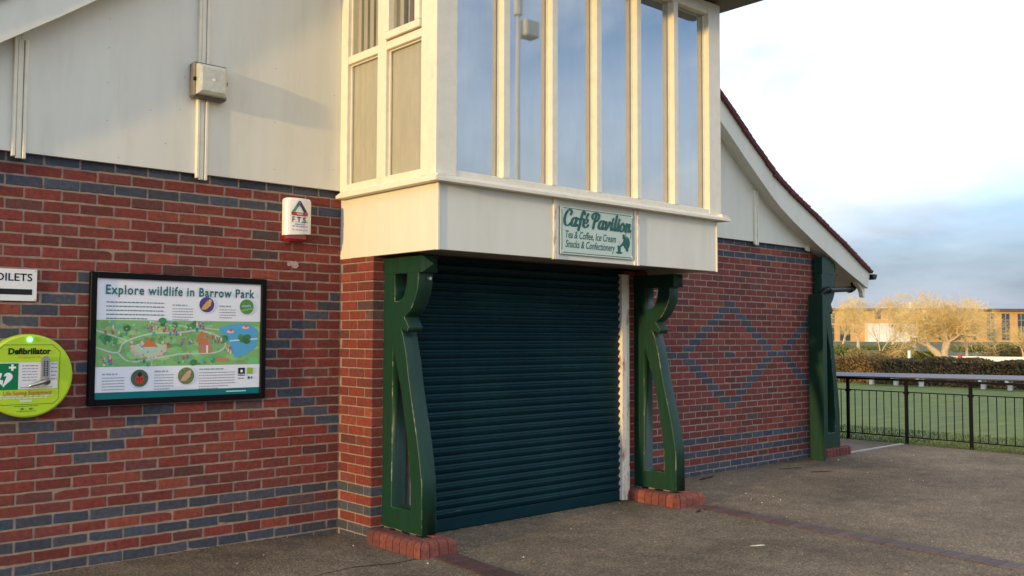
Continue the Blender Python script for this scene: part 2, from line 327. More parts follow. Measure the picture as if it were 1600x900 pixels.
def text_mesh(body, size, x, y, z, parent, m, name='lettering', align='LEFT', bold=0., shear=0., sx=1., space=1., face='-y'):
    """flat lettering on a plane facing -y, left/centre at x, baseline z"""
    cu = bpy.data.curves.new('t', 'FONT'); cu.body = body; cu.size = size; cu.align_x = align; cu.offset = bold; cu.shear = shear; cu.space_character = space; cu.resolution_u = 3
    o = bpy.data.objects.new('t', cu); COL.objects.link(o); bpy.context.view_layer.update()
    me = bpy.data.meshes.new_from_object(o); bpy.data.objects.remove(o)
    for v in me.vertices: v.co = Vector((x+v.co.x*sx, y, z+v.co.y))
    me.materials.clear(); me.materials.append(m); me.name = name
    return link(bpy.data.objects.new(name, me), parent)

def curve_prism(loops, depth, bevel=.004):
    """2D loops (first outer, rest holes) -> mesh in local xy with thickness depth centred on z=0"""
    cu = bpy.data.curves.new('c', 'CURVE'); cu.dimensions = '2D'; cu.fill_mode = 'BOTH'; cu.extrude = depth/2-bevel; cu.bevel_depth = bevel; cu.bevel_resolution = 1; cu.offset = -bevel
    for lp in loops:
        sp = cu.splines.new('POLY'); sp.points.add(len(lp)-1); sp.use_cyclic_u = True
        for p, q in zip(sp.points, lp): p.co = (q[0], q[1], 0, 1)
    o = bpy.data.objects.new('c', cu); COL.objects.link(o); bpy.context.view_layer.update()
    me = bpy.data.meshes.new_from_object(o); bpy.data.objects.remove(o)
    return me

def smooth_poly(pts, n=6, closed=False):
    out = []; P = [Vector(p) for p in pts]; N = len(P)
    for i in range(N if closed else N-1):
        p0 = P[i-1] if (i > 0 or closed) else P[0]; p1 = P[i]; p2 = P[(i+1) % N]; p3 = P[(i+2) % N] if (closed or i+2 < N) else P[-1]
        for k in range(n):
            t = k/n
            out.append(.5*((2*p1)+(p2-p0)*t+(2*p0-5*p1+4*p2-p3)*t*t+(3*p1-p0-3*p2+p3)*t**3))
    if not closed: out.append(P[-1])
    return out

# ------------------------------------------------------------------ ground
def sstep(a, b, x):
    t = max(0., min(1., (x-a)/(b-a))); return t*t*(3-2*t)
def gz(x, y): return .045*(1-sstep(-.9, .15, x))*sstep(-2.6, -.3, y)

g = MB()
g.box(-900, 900, -900, 900, -1.2, -.14)
tag(g.build('ground', M['parkgrass']), 'rough park grass stretching to the horizon', 'ground', kind='structure')
xs = [-60,-30,-16,-10,-7,-5.5]+[-4.6+.2*i for i in range(31)]+[2,3,4.5,6,7.5,9.0,9.55]
ys = [-60,-30,-18,-12,-9,-7,-5.5,-4.5]+[-3.8+.2*i for i in range(20)]+[.4,2,4,6,8]
g = MB(); V = [(x, y, gz(x, y)) for y in ys for x in xs]; nx = len(xs)
g.poly(V, [(j*nx+i, j*nx+i+1, (j+1)*nx+i+1, (j+1)*nx+i) for j in range(len(ys)-1) for i in range(nx-1)])
g.poly([(9.55,-60,0),(9.55,8,0),(9.55,8,-.14),(9.55,-60,-.14)], [(0,1,2,3)])
tag(g.build('pavement', M['asphalt'], fixn=False, smooth=True), 'brown resin bound asphalt forecourt in front of the pavilion', 'pavement', kind='structure')
g = MB(); g.box(9.58, 28.2, -40, 40, -.3, -.06)
lawn = g.build('lawn', M['lawn']); tag(lawn, 'mown bowling green lawn behind the black railing', 'lawn', kind='structure')
g = MB(); g.box(28.2, 44, -50, 60, -.3, -.10)
tag(g.build('path', M['kerb']), 'pale path behind the clipped hedge', 'path', kind='structure')
# short tussocks along the lawn edge under the railing
g = MB()
for i in range(14000):
    x = 9.6+random.random()**1.7*2.6; y = random.uniform(-3.4, 2.4); h = random.uniform(.025, .07)*(1.3 if x < 9.9 else .7); a = random.random()*6.28; w = .006
    cx, cy = math.cos(a)*w, math.sin(a)*w; lx, ly = random.uniform(-.02, .02), random.uniform(-.02, .02)
    g.face([(x-cx, y-cy, -.062), (x+cx, y+cy, -.062), (x+lx, y+ly, -.06+h)])
tag(g.build('grass', M['blade'], fixn=False), 'short grass tufts along the lawn edge under the railing', 'grass', kind='stuff')

# paving strips
def paving_strip(xa, ya, xb, yb, w, n, cols, label):
    root = empty('paving_strip', (xa, ya, 0)); tag(root, label, 'paving', kind='structure')
    d = Vector((xb-xa, yb-ya, 0)); L = d.length; d.normalize(); p = Vector((-d.y, d.x, 0))
    for i in range(n):
        t0, t1 = L*i/n+.003, L*(i+1)/n-.003; t = (i+.5)/n
        c = [cols[0][k]*(1-t)+cols[1][k]*t for k in range(3)]; f = random.uniform(.75, 1.25); c = tuple(a*f for a in c)
        o = Vector((xa, ya, 0)); jt = random.uniform(-.0015, .0015)
        P = []
        for (t_, s_) in ((t0, -w/2), (t1, -w/2), (t1, w/2), (t0, w/2)):
            q = o+d*t_+p*s_; P.append(q)
        ins = .004; ctr = sum(P, Vector())/4
        Q = [q+(ctr-q).normalized()*ins*1.6 for q in P]; zt = gz(ctr.x, ctr.y)+.010+jt
        b = MB(); b.poly([(q.x, q.y, zt-.03) for q in P]+[(q.x, q.y, zt-.003) for q in P]+[(q.x, q.y, zt) for q in Q],
                         [(0,1,5,4),(1,2,6,5),(2,3,7,6),(3,0,4,7),(4,5,9,8),(5,6,10,9),(6,7,11,10),(7,4,8,11),(8,9,10,11)], c)
        b.build('paver', M['paver'], root)
paving_strip(3.14, -1.17, 2.80, -5.4, .19, 40, ((.075,.038,.032), (.135,.105,.10)), 'long strip of brick pavers crossing the forecourt from the right bracket plinth')
paving_strip(.17, -1.165, -.10, -4.2, .20, 28, ((.07,.034,.028), (.06,.035,.03)), 'dark strip of brick pavers running from the left bracket plinth toward the viewer')
g = MB(); g.box(7.86, 9.5, -.13, -.07, -.05, .012)
tag(g.build('kerb', M['kerb']), 'pale concrete edging from the corner plinth to the railing', 'kerb', kind='structure')
# expansion joint in the forecourt
g = MB(); pts = [(-.05,-1.12),(-.25,-1.15),(-.55,-1.10),(-.9,-1.16),(-1.3,-1.13),(-1.9,-1.2),(-2.6,-1.15)]
for a, b in zip(pts[:-1], pts[1:]):
    w = random.uniform(.003, .008)
    g.face([(a[0], a[1]-w, gz(*a)+.004), (a[0], a[1]+w, gz(*a)+.004), (b[0], b[1]+w, gz(*b)+.004), (b[0], b[1]-w, gz(*b)+.004)])
tag(g.build('crack', M['leafdark'], fixn=False), 'thin dark crack across the asphalt left of the plinth', 'crack', kind='structure')

# ------------------------------------------------------------------ pavilion
D = 5.0; CX = 1.65
PAV = empty('pavilion', (CX, 0, 0), 'red brick park pavilion with cream upper walls, glazed bay and green brackets', 'pavilion')
CH, BL, JT = .075, .225, .010
Z6 = .42
def course_top(n): return Z6+(n-6)*CH
ctint = random.Random(11)
def brick_tint(kind):
    r = ctint
    if kind == 'blue':
        f = r.uniform(.8, 1.2); b = r.uniform(-.006, .006); return ((.052+b)*f, (.060)*f, (.082-b)*f)
    k = r.random(); f = r.uniform(.78, 1.2)
    if k < .58: c = (.182, .032, .023)
    elif k < .82: c = (.158, .036, .029)
    elif k < .92: c = (.225, .050, .028)
    elif k < .985: c = (.118, .036, .031)
    else: c = (.09, .05, .047)
    return tuple(a*f for a in c)
BLUE = {1, 2, 4, 6, 35, 37}
def diamond_blue(n, xc, centres):
    if n < 11 or n > 27: return False
    d = abs(n-19)
    for c in centres:
        if abs(abs(xc-c)-(8-d)*BL/2) < .03: return True
        if n == 19 and abs(xc-c) < .03: return True
    return False

rest = MB(); parts = []
def wall_brick(mb, u0, u1, z0, z1, tint, org, ud, wd, depth=.09):
    """brick with irregular arrises; u along ud, w outward along wd"""
    r = ctint; ud = Vector(ud); wd = Vector(wd); org = Vector(org); n = 5
    def P(u, z, w): return org+ud*u+wd*w+Vector((0, 0, z))
    j = lambda a: r.uniform(-a, a)
    ring = [(u0+(u1-u0)*i/n, z0) for i in range(n)]+[(u1, z0+(z1-z0)*i/2) for i in range(2)]+[(u1-(u1-u0)*i/n, z1) for i in range(n)]+[(u0, z1-(z1-z0)*i/2) for i in range(2)]
    pj = r.uniform(-.0015, .0015); tu, tz = j(.0012), j(.0012)
    uc, zc = (u0+u1)/2, (z0+z1)/2
    outer = [(a+j(.0022), b+j(.0022)) for a, b in ring]
    V = []; m = len(ring)
    for a, b in outer: V.append(P(a, b, -depth))
    for a, b in outer: V.append(P(a, b, -.004+pj))
    for a, b in outer:
        ia = a+(.004+r.random()*.002)*(1 if a < uc-.03 else -1 if a > uc+.03 else 0); ib = b+(.0035+r.random()*.002)*(1 if b < zc-.005 else -1 if b > zc+.005 else 0)
        V.append(P(ia, ib, pj+tu*(a-uc)/.1+tz*(b-zc)/.03))
    F = []
    for i in range(m):
        k = (i+1) % m; F += [(i, k, m+k, m+i), (m+i, m+k, 2*m+k, 2*m+i)]
    F.append(tuple(range(2*m, 3*m)))
    mb.poly(V, F, tint)

HIDE = [(-1.96, -.65, 1.09, 2.0), (-2.6, -2.06, 1.06, 1.57), (-2.6, -2.25, 1.79, 1.99)]
cand = []
def add_brick(area_pt, nrm, fn, hidden=False):
    q = proj(area_pt); s = 0
    if q and 0 <= q[0] <= 1600 and 0 <= q[1] <= 900 and not hidden:
        v = (CAM-Vector(area_pt)); s = abs(v.normalized().dot(Vector(nrm)))/v.length_squared
    cand.append((s, fn))

def lay_wall(wall, x_a, x_b, c0, c1, xbond, centres, zmin=.0):
    """stretcher bond on plane y=0 facing -y"""
    for n in range(c0, c1+1):
        z1 = course_top(n)-JT/2; z0 = z1-CH+JT
        ph = xbond if n % 2 else xbond+BL/2
        k = math.floor((x_a-ph)/BL)-1
        while True:
            xc = ph+k*BL; k += 1
            u0, u1 = xc-BL/2+JT/2, xc+BL/2-JT/2
            if u1 < x_a+.02: continue
            if u0 > x_b-.02: break
            u0, u1 = max(u0, x_a), min(u1, x_b)
            if u1-u0 < .025: continue
            blue = n in BLUE or diamond_blue(n, xc, centres)
            t = brick_tint('blue' if blue else 'red')
            um = (u0+u1)/2; hid = any(a < um < b and zl < (z0+z1)/2 < zh for a, b, zl, zh in HIDE)
            add_brick((um, 0, (z0+z1)/2), (0, -1, 0), (lambda u0=u0, u1=u1, z0=z0, z1=z1, t=t, wall=wall: (wall, lambda mb: wall_brick(mb, u0, u1, z0, z1, t, (0,0,0), (1,0,0), (0,-1,0)))), hid)

def mortar(name, *b):
    m = MB(); m.box(*b); return m.build(name, M['mortar'], PAV)
W_L = mortar('brick_wall', -4.1, .02, .0030, .22, -.1, 2.80)
W_R = mortar('brick_wall', 3.30, 7.42, .0030, .22, -.1, 2.80)
XL = -1.90; XR = 5.353
lay_wall(W_L, -4.1, -.003, 1, 37, XL, [XL-2.025, XL, XL+2.025])
lay_wall(W_R, 3.31, 7.42, 1, 37, XR, [XR-2.025, XR, XR+2.025])

def pier(x_out, x_in):
    """brick pier; x_out is the outer face (return), x_in the inner one"""
    s = 1 if x_in > x_out else -1
    w = mortar('brick_pier', *sorted((x_out+s*.006, x_in-s*.006)), -.462, 0, -.1, 2.2)
    for n in range(1, 31):
        z1 = course_top(n)-JT/2; z0 = z1-CH+JT
        if n % 2: boxes = [(0, .1025, -.468, -.253, 'c'), (0, .1025, -.243, -.03, 'r'), (.1125, .3275, -.468, -.38, 'f')]
        else: boxes = [(0, .215, -.468, -.3655, 'c'), (0, .1025, -.3555, -.1405, 'r'), (0, .1025, -.1305, -.002, 'r'), (.225, .388, -.468, -.38, 'f')]
        for a, b, y0, y1, k in boxes:
            t = brick_tint('blue' if n in BLUE and n < 30 else 'red'); xa, xb = sorted((x_out+s*a, x_out+s*b)); e = ctint.uniform(-.0015, .0015)
            nr = (0, -1, 0) if k == 'f' else (-s, 0, 0)
            add_brick(((xa if s > 0 else xb), (y0+y1)/2, (z0+z1)/2), nr, (lambda xa=xa, xb=xb, y0=y0, y1=y1, z0=z0, z1=z1, t=t, w=w, e=e: (w, lambda mb: mb.cbox(xa+e, xb+e, y0, y1, z0, z1, .005, t))), hidden=(s < 0 and k == 'r'))
pier(0, .39); pier(3.30, 2.91)
cand.sort(key=lambda t: -t[0])
for i, (s, fn) in enumerate(cand):
    w, bf = fn()
    if i < 300 and s > 0:
        b = MB(); bf(b); b.build('brick', M['brick'], w)
    else: bf(rest)
tag(rest.build('brickwork', M['brick'], PAV), kind='stuff')

# closed body behind the front walls
b = MB(); b.box(-4.1, -3.88, .2, D, -.1, 2.8); b.box(7.2, 7.42, .2, D, -.1, 2.8); b.box(-4.1, 7.42, D-.2, D, -.1, 2.8)
b.build('rear_wall', M['plainbrick'], PAV)
# gable profile (x, z) of barge board, right half then mirrored
BT = [(1.65,6.72),(4.2,4.85),(4.96,4.30),(5.51,3.90),(6.01,3.565),(6.16,3.475),(6.49,3.318),(7.02,3.09),(7.72,2.78),(8.40,2.455)]
BB = [(1.65,6.44),(4.2,4.59),(4.957,4.028),(5.507,3.619),(6.009,3.262),(6.18,3.16),(6.45,3.02),(7.016,2.765),(7.716,2.48),(8.345,2.245)]
mir = lambda L: [(2*CX-x, z) for x, z in L]
# cream cladding panels, proud of the brick
def gable_panel(x0, x1, sgn):
    prof = BB if sgn > 0 else mir(BB)[::-1]
    def zt(x):
        for (a, za_), (b_, zb_) in zip(prof[:-1], prof[1:]):
            if a <= x <= b_: return za_+(zb_-za_)*(x-a)/(b_-a)
        return prof[-1][1] if sgn > 0 else prof[0][1]
    n = 12; top = [(x0+(x1-x0)*i/n, min(zt(x0+(x1-x0)*i/n)+.03, 6.3)) for i in range(n+1)]; bot = [(p[0], 2.735) for p in top]
    top = [(a, max(z, 2.74)) for a, z in top]
    m = MB(); m.strip(top, bot, -.035, .1); m.build('cladding_panel', M['cream'], PAV)
for a, b_ in ((-4.1,-2.403), (-2.400,-1.2035), (-1.2005,-.002)): gable_panel(a, b_, -1)
for a, b_ in ((3.30,4.50), (4.503,5.843), (5.846,7.03), (7.033,7.30)): gable_panel(a, b_, 1)
def batten(x, z1, z0=2.69):
    m = MB(); m.cbox(x-.043, x-.021, -.062, -.03, z0+.01, z1, .004); m.cbox(x-.017, x+.016, -.052, -.03, z0+.002, z1, .003); m.cbox(x+.020, x+.042, -.060, -.03, z0, z1, .004)
    m.build('batten', M['creamtrim'], PAV)
for sx_, sz_ in ((-1.86,3.52),(-1.86,3.72),(-1.86,3.28),(-1.86,3.02),(-1.57,3.14),(-1.46,2.92),(-1.36,3.18),(-1.33,3.42),(-1.78,2.78),(-.62,3.62),(-.62,3.2),(-.62,2.84),(-.1,3.5),(-.1,2.9)):
    m = MB(); m.tube([(sx_,-.034,sz_),(sx_,-.0365,sz_)], .0030, 8); m.build('screw', M['greymetal'], PAV)
m = MB(); r9 = random.Random(3); ang = [i*2*math.pi/18 for i in range(18)]
m.face([(-.425+(.055+r9.uniform(-.025,.02))*math.cos(a), -.0022, 2.125+(.026+r9.uniform(-.012,.01))*math.sin(a)) for a in ang]); m.build('mortar_splash', mat('pale_mortar_splash', (.42,.30,.27), .9, .3, 40), PAV, fixn=False)
batten(-2.404, 3.46); batten(-1.2, 4.32); batten(5.85, 3.36); batten(7.03, 2.77)
# barge boards, soffits, roof
for L_, S in ((BT, 1), (BT, -1)):
    T = BT if S > 0 else mir(BT); Bm = BB if S > 0 else mir(BB)
    m = MB(); m.strip(T, Bm, -.20, -.155); m.build('barge_board', M['cream'], PAV)
    sb = [(x, z+.012) for x, z in Bm]; st = [(x, z+.03) for x, z in Bm]
    m = MB(); m.strip(st, sb, -.153, D+.15); m.build('soffit', M['cream'], PAV)
    rt = [(x, z+.045) for x, z in T]; rb = [(x, z+.004) for x, z in T]
    m = MB(); m.strip(rt, rb, -.10, D+.2); rf = m.build('roof', M['tile'], PAV)
    # verge tiles, double lapped, one object each
    pts = [Vector((x, 0, z)) for x, z in T]; seg = []; acc = 0
    for p, q in zip(pts[:-1], pts[1:]): seg.append((acc, acc+(q-p).length, p, q)); acc += (q-p).length
    s_ = acc-.02; k = 0
    while s_ > acc-5.6:
        for a, e, p, q in seg:
            if a <= s_ <= e:
                pos = p+(q-p)*((s_-a)/(e-a)); d = (q-p).normalized(); break
        nrm = Vector((-d.z, 0, d.x));  nrm = nrm if nrm.z > 0 else -nrm
        if S < 0 and pos.x < -3.2: s_ -= .1; continue
        m = MB(); L1 = .265; j = random.uniform(-.004, .004)
        for lay, (y0, y1) in enumerate(((-.245+j, -.09),)):
            h0, h1 = .020, .014
            lo = pos+d*.03; hi = lo-d*L1
            a0 = lo+nrm*(.040+random.uniform(0, .006)); a1 = lo+nrm*.022; b0 = hi+nrm*.022; b1 = hi+nrm*.006
            V = [(a0.x, y0, a0.z), (a1.x, y0, a1.z), (b1.x, y0, b1.z), (b0.x, y0, b0.z)]
            V += [(x, y1, z) for x, _, z in V]
            m.poly(V, [(0,1,2,3),(7,6,5,4),(0,4,5,1),(1,5,6,2),(2,6,7,3),(3,7,4,0)])
            und = nrm*-.018
            V2 = [(x+und.x, y0+.006, z+und.z) for x, _, z in V[:4]]; V2 += [(x, y1, z) for x, _, z in V2]
            m.poly(V2, [(0,1,2,3),(7,6,5,4),(0,4,5,1),(1,5,6,2),(2,6,7,3),(3,7,4,0)])
        m.build('tile', M['tile'], rf); s_ -= .1; k += 1
# eave details at the right corner
m = MB()
prof = [(8.10,2.34),(8.345,2.243),(8.345,2.12),(8.30,2.13),(8.285,2.19),(8.24,2.245),(8.16,2.29)]
m.extr(prof, -.15, -.09); m.build('eave_moulding', M['creamtrim'], PAV)
m = MB(); arc = [(8.47+.06*math.cos(a), 2.43+.06*math.sin(a)) for a in [math.pi+math.pi*i/8 for i in range(9)]]
m.extr(arc+[(8.53,2.445),(8.41,2.445)], -.24, D); m.build('gutter', M['black'], PAV)
m = MB(); m.tube([(8.22,-.06,2.26),(8.18,-.06,2.235),(7.35,-.20,2.19),(7.19,-.21,2.18),(7.12,-.17,2.12),(7.10,-.13,1.9),(7.10,-.13,.05)], .038, 12)
m.tube([(8.10,-.07,2.226),(8.04,-.08,2.222)], .047, 12); m.tube([(8.16,-.062,2.22),(8.16,-.062,2.34)], .016, 8); m.tube([(7.30,-.203,2.186),(7.25,-.206,2.184)], .046, 12)
m.build('downpipe', M['black'], PAV, smooth=True)
m = MB(); m.cbox(6.94, 6.975, -.305, -.10, .0, 2.12, .004); m.build('downpipe_cover', M['green'], PAV)

# ---- R-shaped brackets
OUT = [(.0,2.162),(.496,2.14),(.496,2.046),(.452,2.046),(.446,1.942),(.412,1.854),(.352,1.768),(.276,1.711),(.332,1.642),(.314,1.602),(.232,1.632),(.262,1.574),(.308,1.413),(.360,1.162),(.462,.76),(.512,.496),(.518,.118),(0,.118)]
H1 = [(.147,2.046),(.306,2.043),(.300,1.966),(.264,1.876),(.205,1.840),(.15,1.835)]
H2 = [(.131,1.488),(.128,.280),(.373,.284),(.371,.479),(.322,.804),(.246,1.157)]
def smooth_part(L, i0, i1, n=4):
    seg = [Vector((p[0], p[1], 0)) for p in L[i0:i1+1]]
    return L[:i0]+[(v.x, v.y) for v in smooth_poly(seg, n)]+L[i1+1:]
OUT3 = [(a, min(b, 2.05)) for a, b in OUT]
OUTs = smooth_part(smooth_part(OUT, 11, 15), 3, 7)
OUT3s = smooth_part(smooth_part(OUT3, 11, 15), 3, 7); H1s = smooth_part(H1, 1, 5); H2s = smooth_part(H2, 3, 5)
def bracket(org, adir, tdir, thick, stretch=1., ascale=1., z_off=0., beam=None):
    f = lambda L: [(p[0]*ascale, .118+(p[1]-.118)*stretch) for p in L]
    me = curve_prism([f(OUTs), f(H1s), f(H2s)] if stretch == 1 else [f(OUT3s), f(H2s)], thick, .005)
    org, adir, tdir = Vector(org), Vector(adir), Vector(tdir)
    for v in me.vertices: c = v.co.copy(); v.co = org+adir*c.x+tdir*c.z+Vector((0, 0, c.y))
    me.materials.clear(); me.materials.append(M['green']); me.materials.append(M['greenwear'])
    for p_ in me.polygons:
        d_ = abs(p_.normal.dot(tdir))
        p_.material_index = 1 if .2 < d_ < .97 else 0
    bm = bmesh.new(); bm.from_mesh(me); bmesh.ops.recalc_face_normals(bm, faces=bm.faces); bm.to_mesh(me); bm.free()
    o = link(bpy.data.objects.new('bracket', me), PAV)
    # block with pyramid end on top
    z0, z1, a1, pyr = beam
    b = MB(); h = thick/2+.004; c = (z0+z1)/2
    def P(a, t, z): return tuple(org+adir*a+tdir*t+Vector((0, 0, z)))
    b.poly([P(0,-h,z0),P(a1,-h,z0),P(a1,h,z0),P(0,h,z0),P(0,-h,z1),P(a1,-h,z1),P(a1,h,z1),P(0,h,z1),P(a1+pyr,0,c)],
           [(0,3,2,1),(4,5,6,7),(0,1,5,4),(2,3,7,6),(3,0,4,7),(1,2,8),(2,6,8),(6,5,8),(5,1,8)])
    b.build('bracket_block', M['green'], o)
    # worn paint along the outer arris
    return o
for xc in (.172, 3.134):
    bracket((xc, -.462, 0), (0,-1,0), (1,0,0), .134, beam=(2.045, 2.168, .50, .05))
bracket((7.20, -.095, 0), (1,0,0), (0,-1,0), .12, stretch=1.185, ascale=.80, beam=(2.40, 2.62, .30, .15))
m = MB(); m.tube([(.19,-.92,2.0),(.185,-.955,2.0)], .012, 10); m.build('hook', M['steel'], PAV)

# ---- bullnose plinths
def plinth(x0, x1, y0, y1, label=None):
    """left, front and right rows of bullnose bricks on edge round a mortar core"""
    core = MB(); core.box(x0+.03, x1-.03, y0+.03, y1, -.1, .095); o = core.build('bracket_plinth', M['mortar'], PAV)
    h, r = .112, .045
    prof = [(0,-.05),(0,h-r)]+[(r-r*math.cos(a), h-r+r*math.sin(a)) for a in (.4,.8,1.2,1.57)]+[(.108,h+.002),(.108,-.05)]
    def put(u0, u1, fr, mitre=(0, 0)):
        f = ctint.uniform(.8, 1.15); c = (.205*f, .058*f, .040*f) if ctint.random() < .6 else (.15*f, .045*f, .037*f)
        V = []; ins = .0035
        for uu, mt in ((u0+ins, mitre[0]), (u1-ins, mitre[1])):
            for w, z in prof: V.append(fr(uu+mt*w, w, z+ctint.uniform(-.0008, .0008)))
        n = len(prof); b = MB()
        b.poly(V, [tuple(range(n)), tuple(range(2*n-1, n-1, -1))]+[(i, i+1, n+i+1, n+i) for i in range(n-1)], c)
        b.build('brick', M['plinth'], o)
    n = 8; L = y1-y0
    for i in range(n): put(y0+L*i/n, y0+L*(i+1)/n, lambda u, w, z: (x0+w, u, z), (1, 0) if i == 0 else (0, 0))
    for i in range(n): put(y0+L*i/n, y0+L*(i+1)/n, lambda u, w, z: (x1-w, u, z), (1, 0) if i == 0 else (0, 0))
    nf = 4; Wd = x1-x0
    for i in range(nf): put(x0+Wd*i/nf, x0+Wd*(i+1)/nf, lambda u, w, z: (u, y0+w, z), (1 if i == 0 else 0, -1 if i == nf-1 else 0))
plinth(-.035, .295, -1.155, -.472); plinth(2.90, 3.275, -1.155, -.472)
# corner plinth
o3 = MB(); o3.box(7.24, 7.84, -.16, -.02, -.1, .09); o3 = o3.build('bracket_plinth', M['mortar'], PAV)
for i in range(8):
    f = ctint.uniform(.8, 1.15); b = MB(); xa = 7.22+.08*i
    b.cbox(xa+.003, xa+.077, -.185, -.08, -.05, .118, .022, (.17*f, .05*f, .042*f)); b.build('brick', M['plinth'], o3)
# packing pieces under the brackets
for xc in (.172, 3.134):
    b = MB()
    for y in (-.50, -.66, -.84): b.box(xc-.05, xc+.05, y-.045, y+.03, .09, .119)
    b.build('packing', M['mortar'], PAV)

# ---- roller shutter
SH = empty('roller_shutter', (1.6, -.5, 0)); COL.objects.unlink(SH); COL.objects.link(SH); SH.parent = PAV; SH.location = (1.6-CX, -.5, 0)
pitch, zs = .0713, .105
profs = []
for i in range(9):
    t = i/8; profs.append((-.012-.018*math.sin(math.pi*min(1, t/.86)) if t < .86 else -.004, t*pitch))
prof = [(-.002,.0),(-.006,.002),(-.012,.012),(-.0185,.024),(-.0235,.036),(-.0240,.041),(-.0205,.046),(-.0135,.0505),(-.006,.0535),(-.003,.0555),(-.002,.0713)]
def slat_mesh():
    m = MB(); n = len(prof); K = 16
    xs_ = [.374+(2.806-.374)*i/K for i in range(K+1)]
    V = [(x-1.6, y, z) for x in xs_ for y, z in prof]
    m.poly(V, [(i*n+j, (i+1)*n+j, (i+1)*n+j+1, i*n+j+1) for i in range(K) for j in range(n-1)])
    me = bpy.data.meshes.new('slat'); me.from_pydata(m.v, [], m.f); me.materials.append(M['teal']); me.polygons.foreach_set('use_smooth', [True]*len(me.polygons)); return me
sm = slat_mesh()
for i in range(29):
    o = bpy.data.objects.new('slat', sm); COL.objects.link(o); o.parent = SH; o.location = (0, random.uniform(-.002, .002), zs+i*pitch+random.uniform(-.0012, .0012)); o.rotation_euler = (random.uniform(-.02, .02), random.uniform(-.0009, .0009), 0)
m = MB(); m.cbox(.374, 2.806, -.515, -.497, .006, .104, .004); m.build('bottom_bar', M['teal'], SH)
m = MB(); m.box(.374, 2.806, -.48, -.44, .02, 2.2); m.build('backing', M['teal'], SH)
m = MB(); m.cbox(2.794, 2.862, -.552, -.47, .012, 2.17, .003); m.cbox(2.866, 2.925, -.53, -.47, .0, 2.17, .003); m.build('guide_rail', M['rusttrim'], SH)
m = MB(); m.cbox(.325, .372, -.53, -.47, .0, 2.17, .003); m.build('guide_rail', M['creamtrim'], SH)

# ---- bay
YF = -1.283; XB0, XB1 = 0.0, 3.305
Zb0, Zb1 = 2.185, 2.665
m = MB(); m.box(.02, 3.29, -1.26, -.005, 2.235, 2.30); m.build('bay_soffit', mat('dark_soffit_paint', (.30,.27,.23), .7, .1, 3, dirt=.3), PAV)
def panel(name, *b, mt='cream'):
    m = MB(); m.cbox(*b, .003); return m.build(name, M[mt], PAV)
panel('bay_panel', -.002, .03, YF+.012, .06, Zb0, Zb1)                        # sunlit side
panel('bay_panel', 3.275, 3.309, YF+.012, -.036, Zb0, Zb1)
panel('bay_panel', .012, 1.135, YF, YF+.03, Zb0, Zb1)
panel('bay_panel', 1.195, 2.115, YF+.006, YF+.03, Zb0-.002, Zb1)
panel('bay_panel', 2.175, 3.295, YF, YF+.03, Zb0, Zb1)
panel('bay_trim', 1.135, 1.165, YF-.016, YF+.02, Zb0-.006, Zb1-.002, mt='rusttrim'); panel('bay_trim', 1.165, 1.195, YF-.008, YF+.02, Zb0-.004, Zb1-.002, mt='creamtrim')
panel('bay_trim', 2.115, 2.145, YF-.008, YF+.02, Zb0-.004, Zb1-.002, mt='creamtrim'); panel('bay_trim', 2.145, 2.175, YF-.016, YF+.02, Zb0-.006, Zb1-.002, mt='rusttrim')
panel('bay_trim', -.010, .012, YF-.010, YF+.012, Zb0-.004, Zb1, mt='creamtrim'); panel('bay_trim', 3.293, 3.312, YF-.008, YF+.012, Zb0-.004, Zb1, mt='creamtrim')
# sill running round the bay
m = MB(); m.extr([(YF-.075,2.664),(YF-.075,2.686),(YF-.02,2.716),(-1.24,2.722),(-1.24,2.664)], -.075, 3.43, 'x')
m.build('sill', M['creamtrim'], PAV)
m = MB(); m.extr([(-.078,2.666),(-.078,2.688),(-.045,2.715),(.02,2.720),(.02,2.666)], YF-.07, -.037, 'y'); m.build('sill', M['creamtrim'], PAV)
m = MB(); m.extr([(3.43,2.666),(3.43,2.688),(3.38,2.715),(3.30,2.720),(3.30,2.666)], YF-.07, -.037, 'y'); m.build('sill', M['creamtrim'], PAV)
# bay window, front
YW = -1.30; ZT = 4.62
front = empty('window', (1.65, YW, 2.72)); front.parent = PAV; front.location = (0, YW, 2.72)
def fpart(name, x0, x1, y0, y1, z0, z1, mt='creamtrim', par=None, b=.004):
    m = MB(); m.cbox(x0, x1, y0, y1, z0, z1, b); return m.build(name, M[mt], par)
fpart('corner_post', -.039, .152, YW, YW+.12, 2.716, ZT+.12, par=front)
fpart('corner_post', 3.178, 3.362, YW, YW+.12, 2.716, ZT+.12, par=front)
mull = [(.60,.667),(1.114,1.178),(1.632,1.696),(2.145,2.205),(2.658,2.723)]
for a, b_ in mull: fpart('mullion', a, b_, YW+.002, YW+.11, 2.76, ZT, par=front)
fpart('bottom_rail', .150, 3.18, YW+.006, YW+.11, 2.71, 2.762, par=front)
fpart('head_rail', .150, 3.18, YW+.006, YW+.11, ZT, ZT+.12, par=front)
edges = [.152]+[v for ab in mull for v in ab]+[3.178]
for i in range(0, 12, 2):
    a, b_ = edges[i], edges[i+1]
    m = MB(); m.box(a-.004, b_+.004, YW+.068, YW+.074, 2.755, ZT+.004); m.build('pane', M['glassfront'], front)
    m = MB(); t = .012
    m.box(a, a+t, YW+.052, YW+.066, 2.762, ZT); m.box(b_-t, b_, YW+.052, YW+.066, 2.762, ZT); m.box(a+t, b_-t, YW+.052, YW+.066, 2.762, 2.762+t)
    m.build('glazing_bead', M['creamtrim'], front)
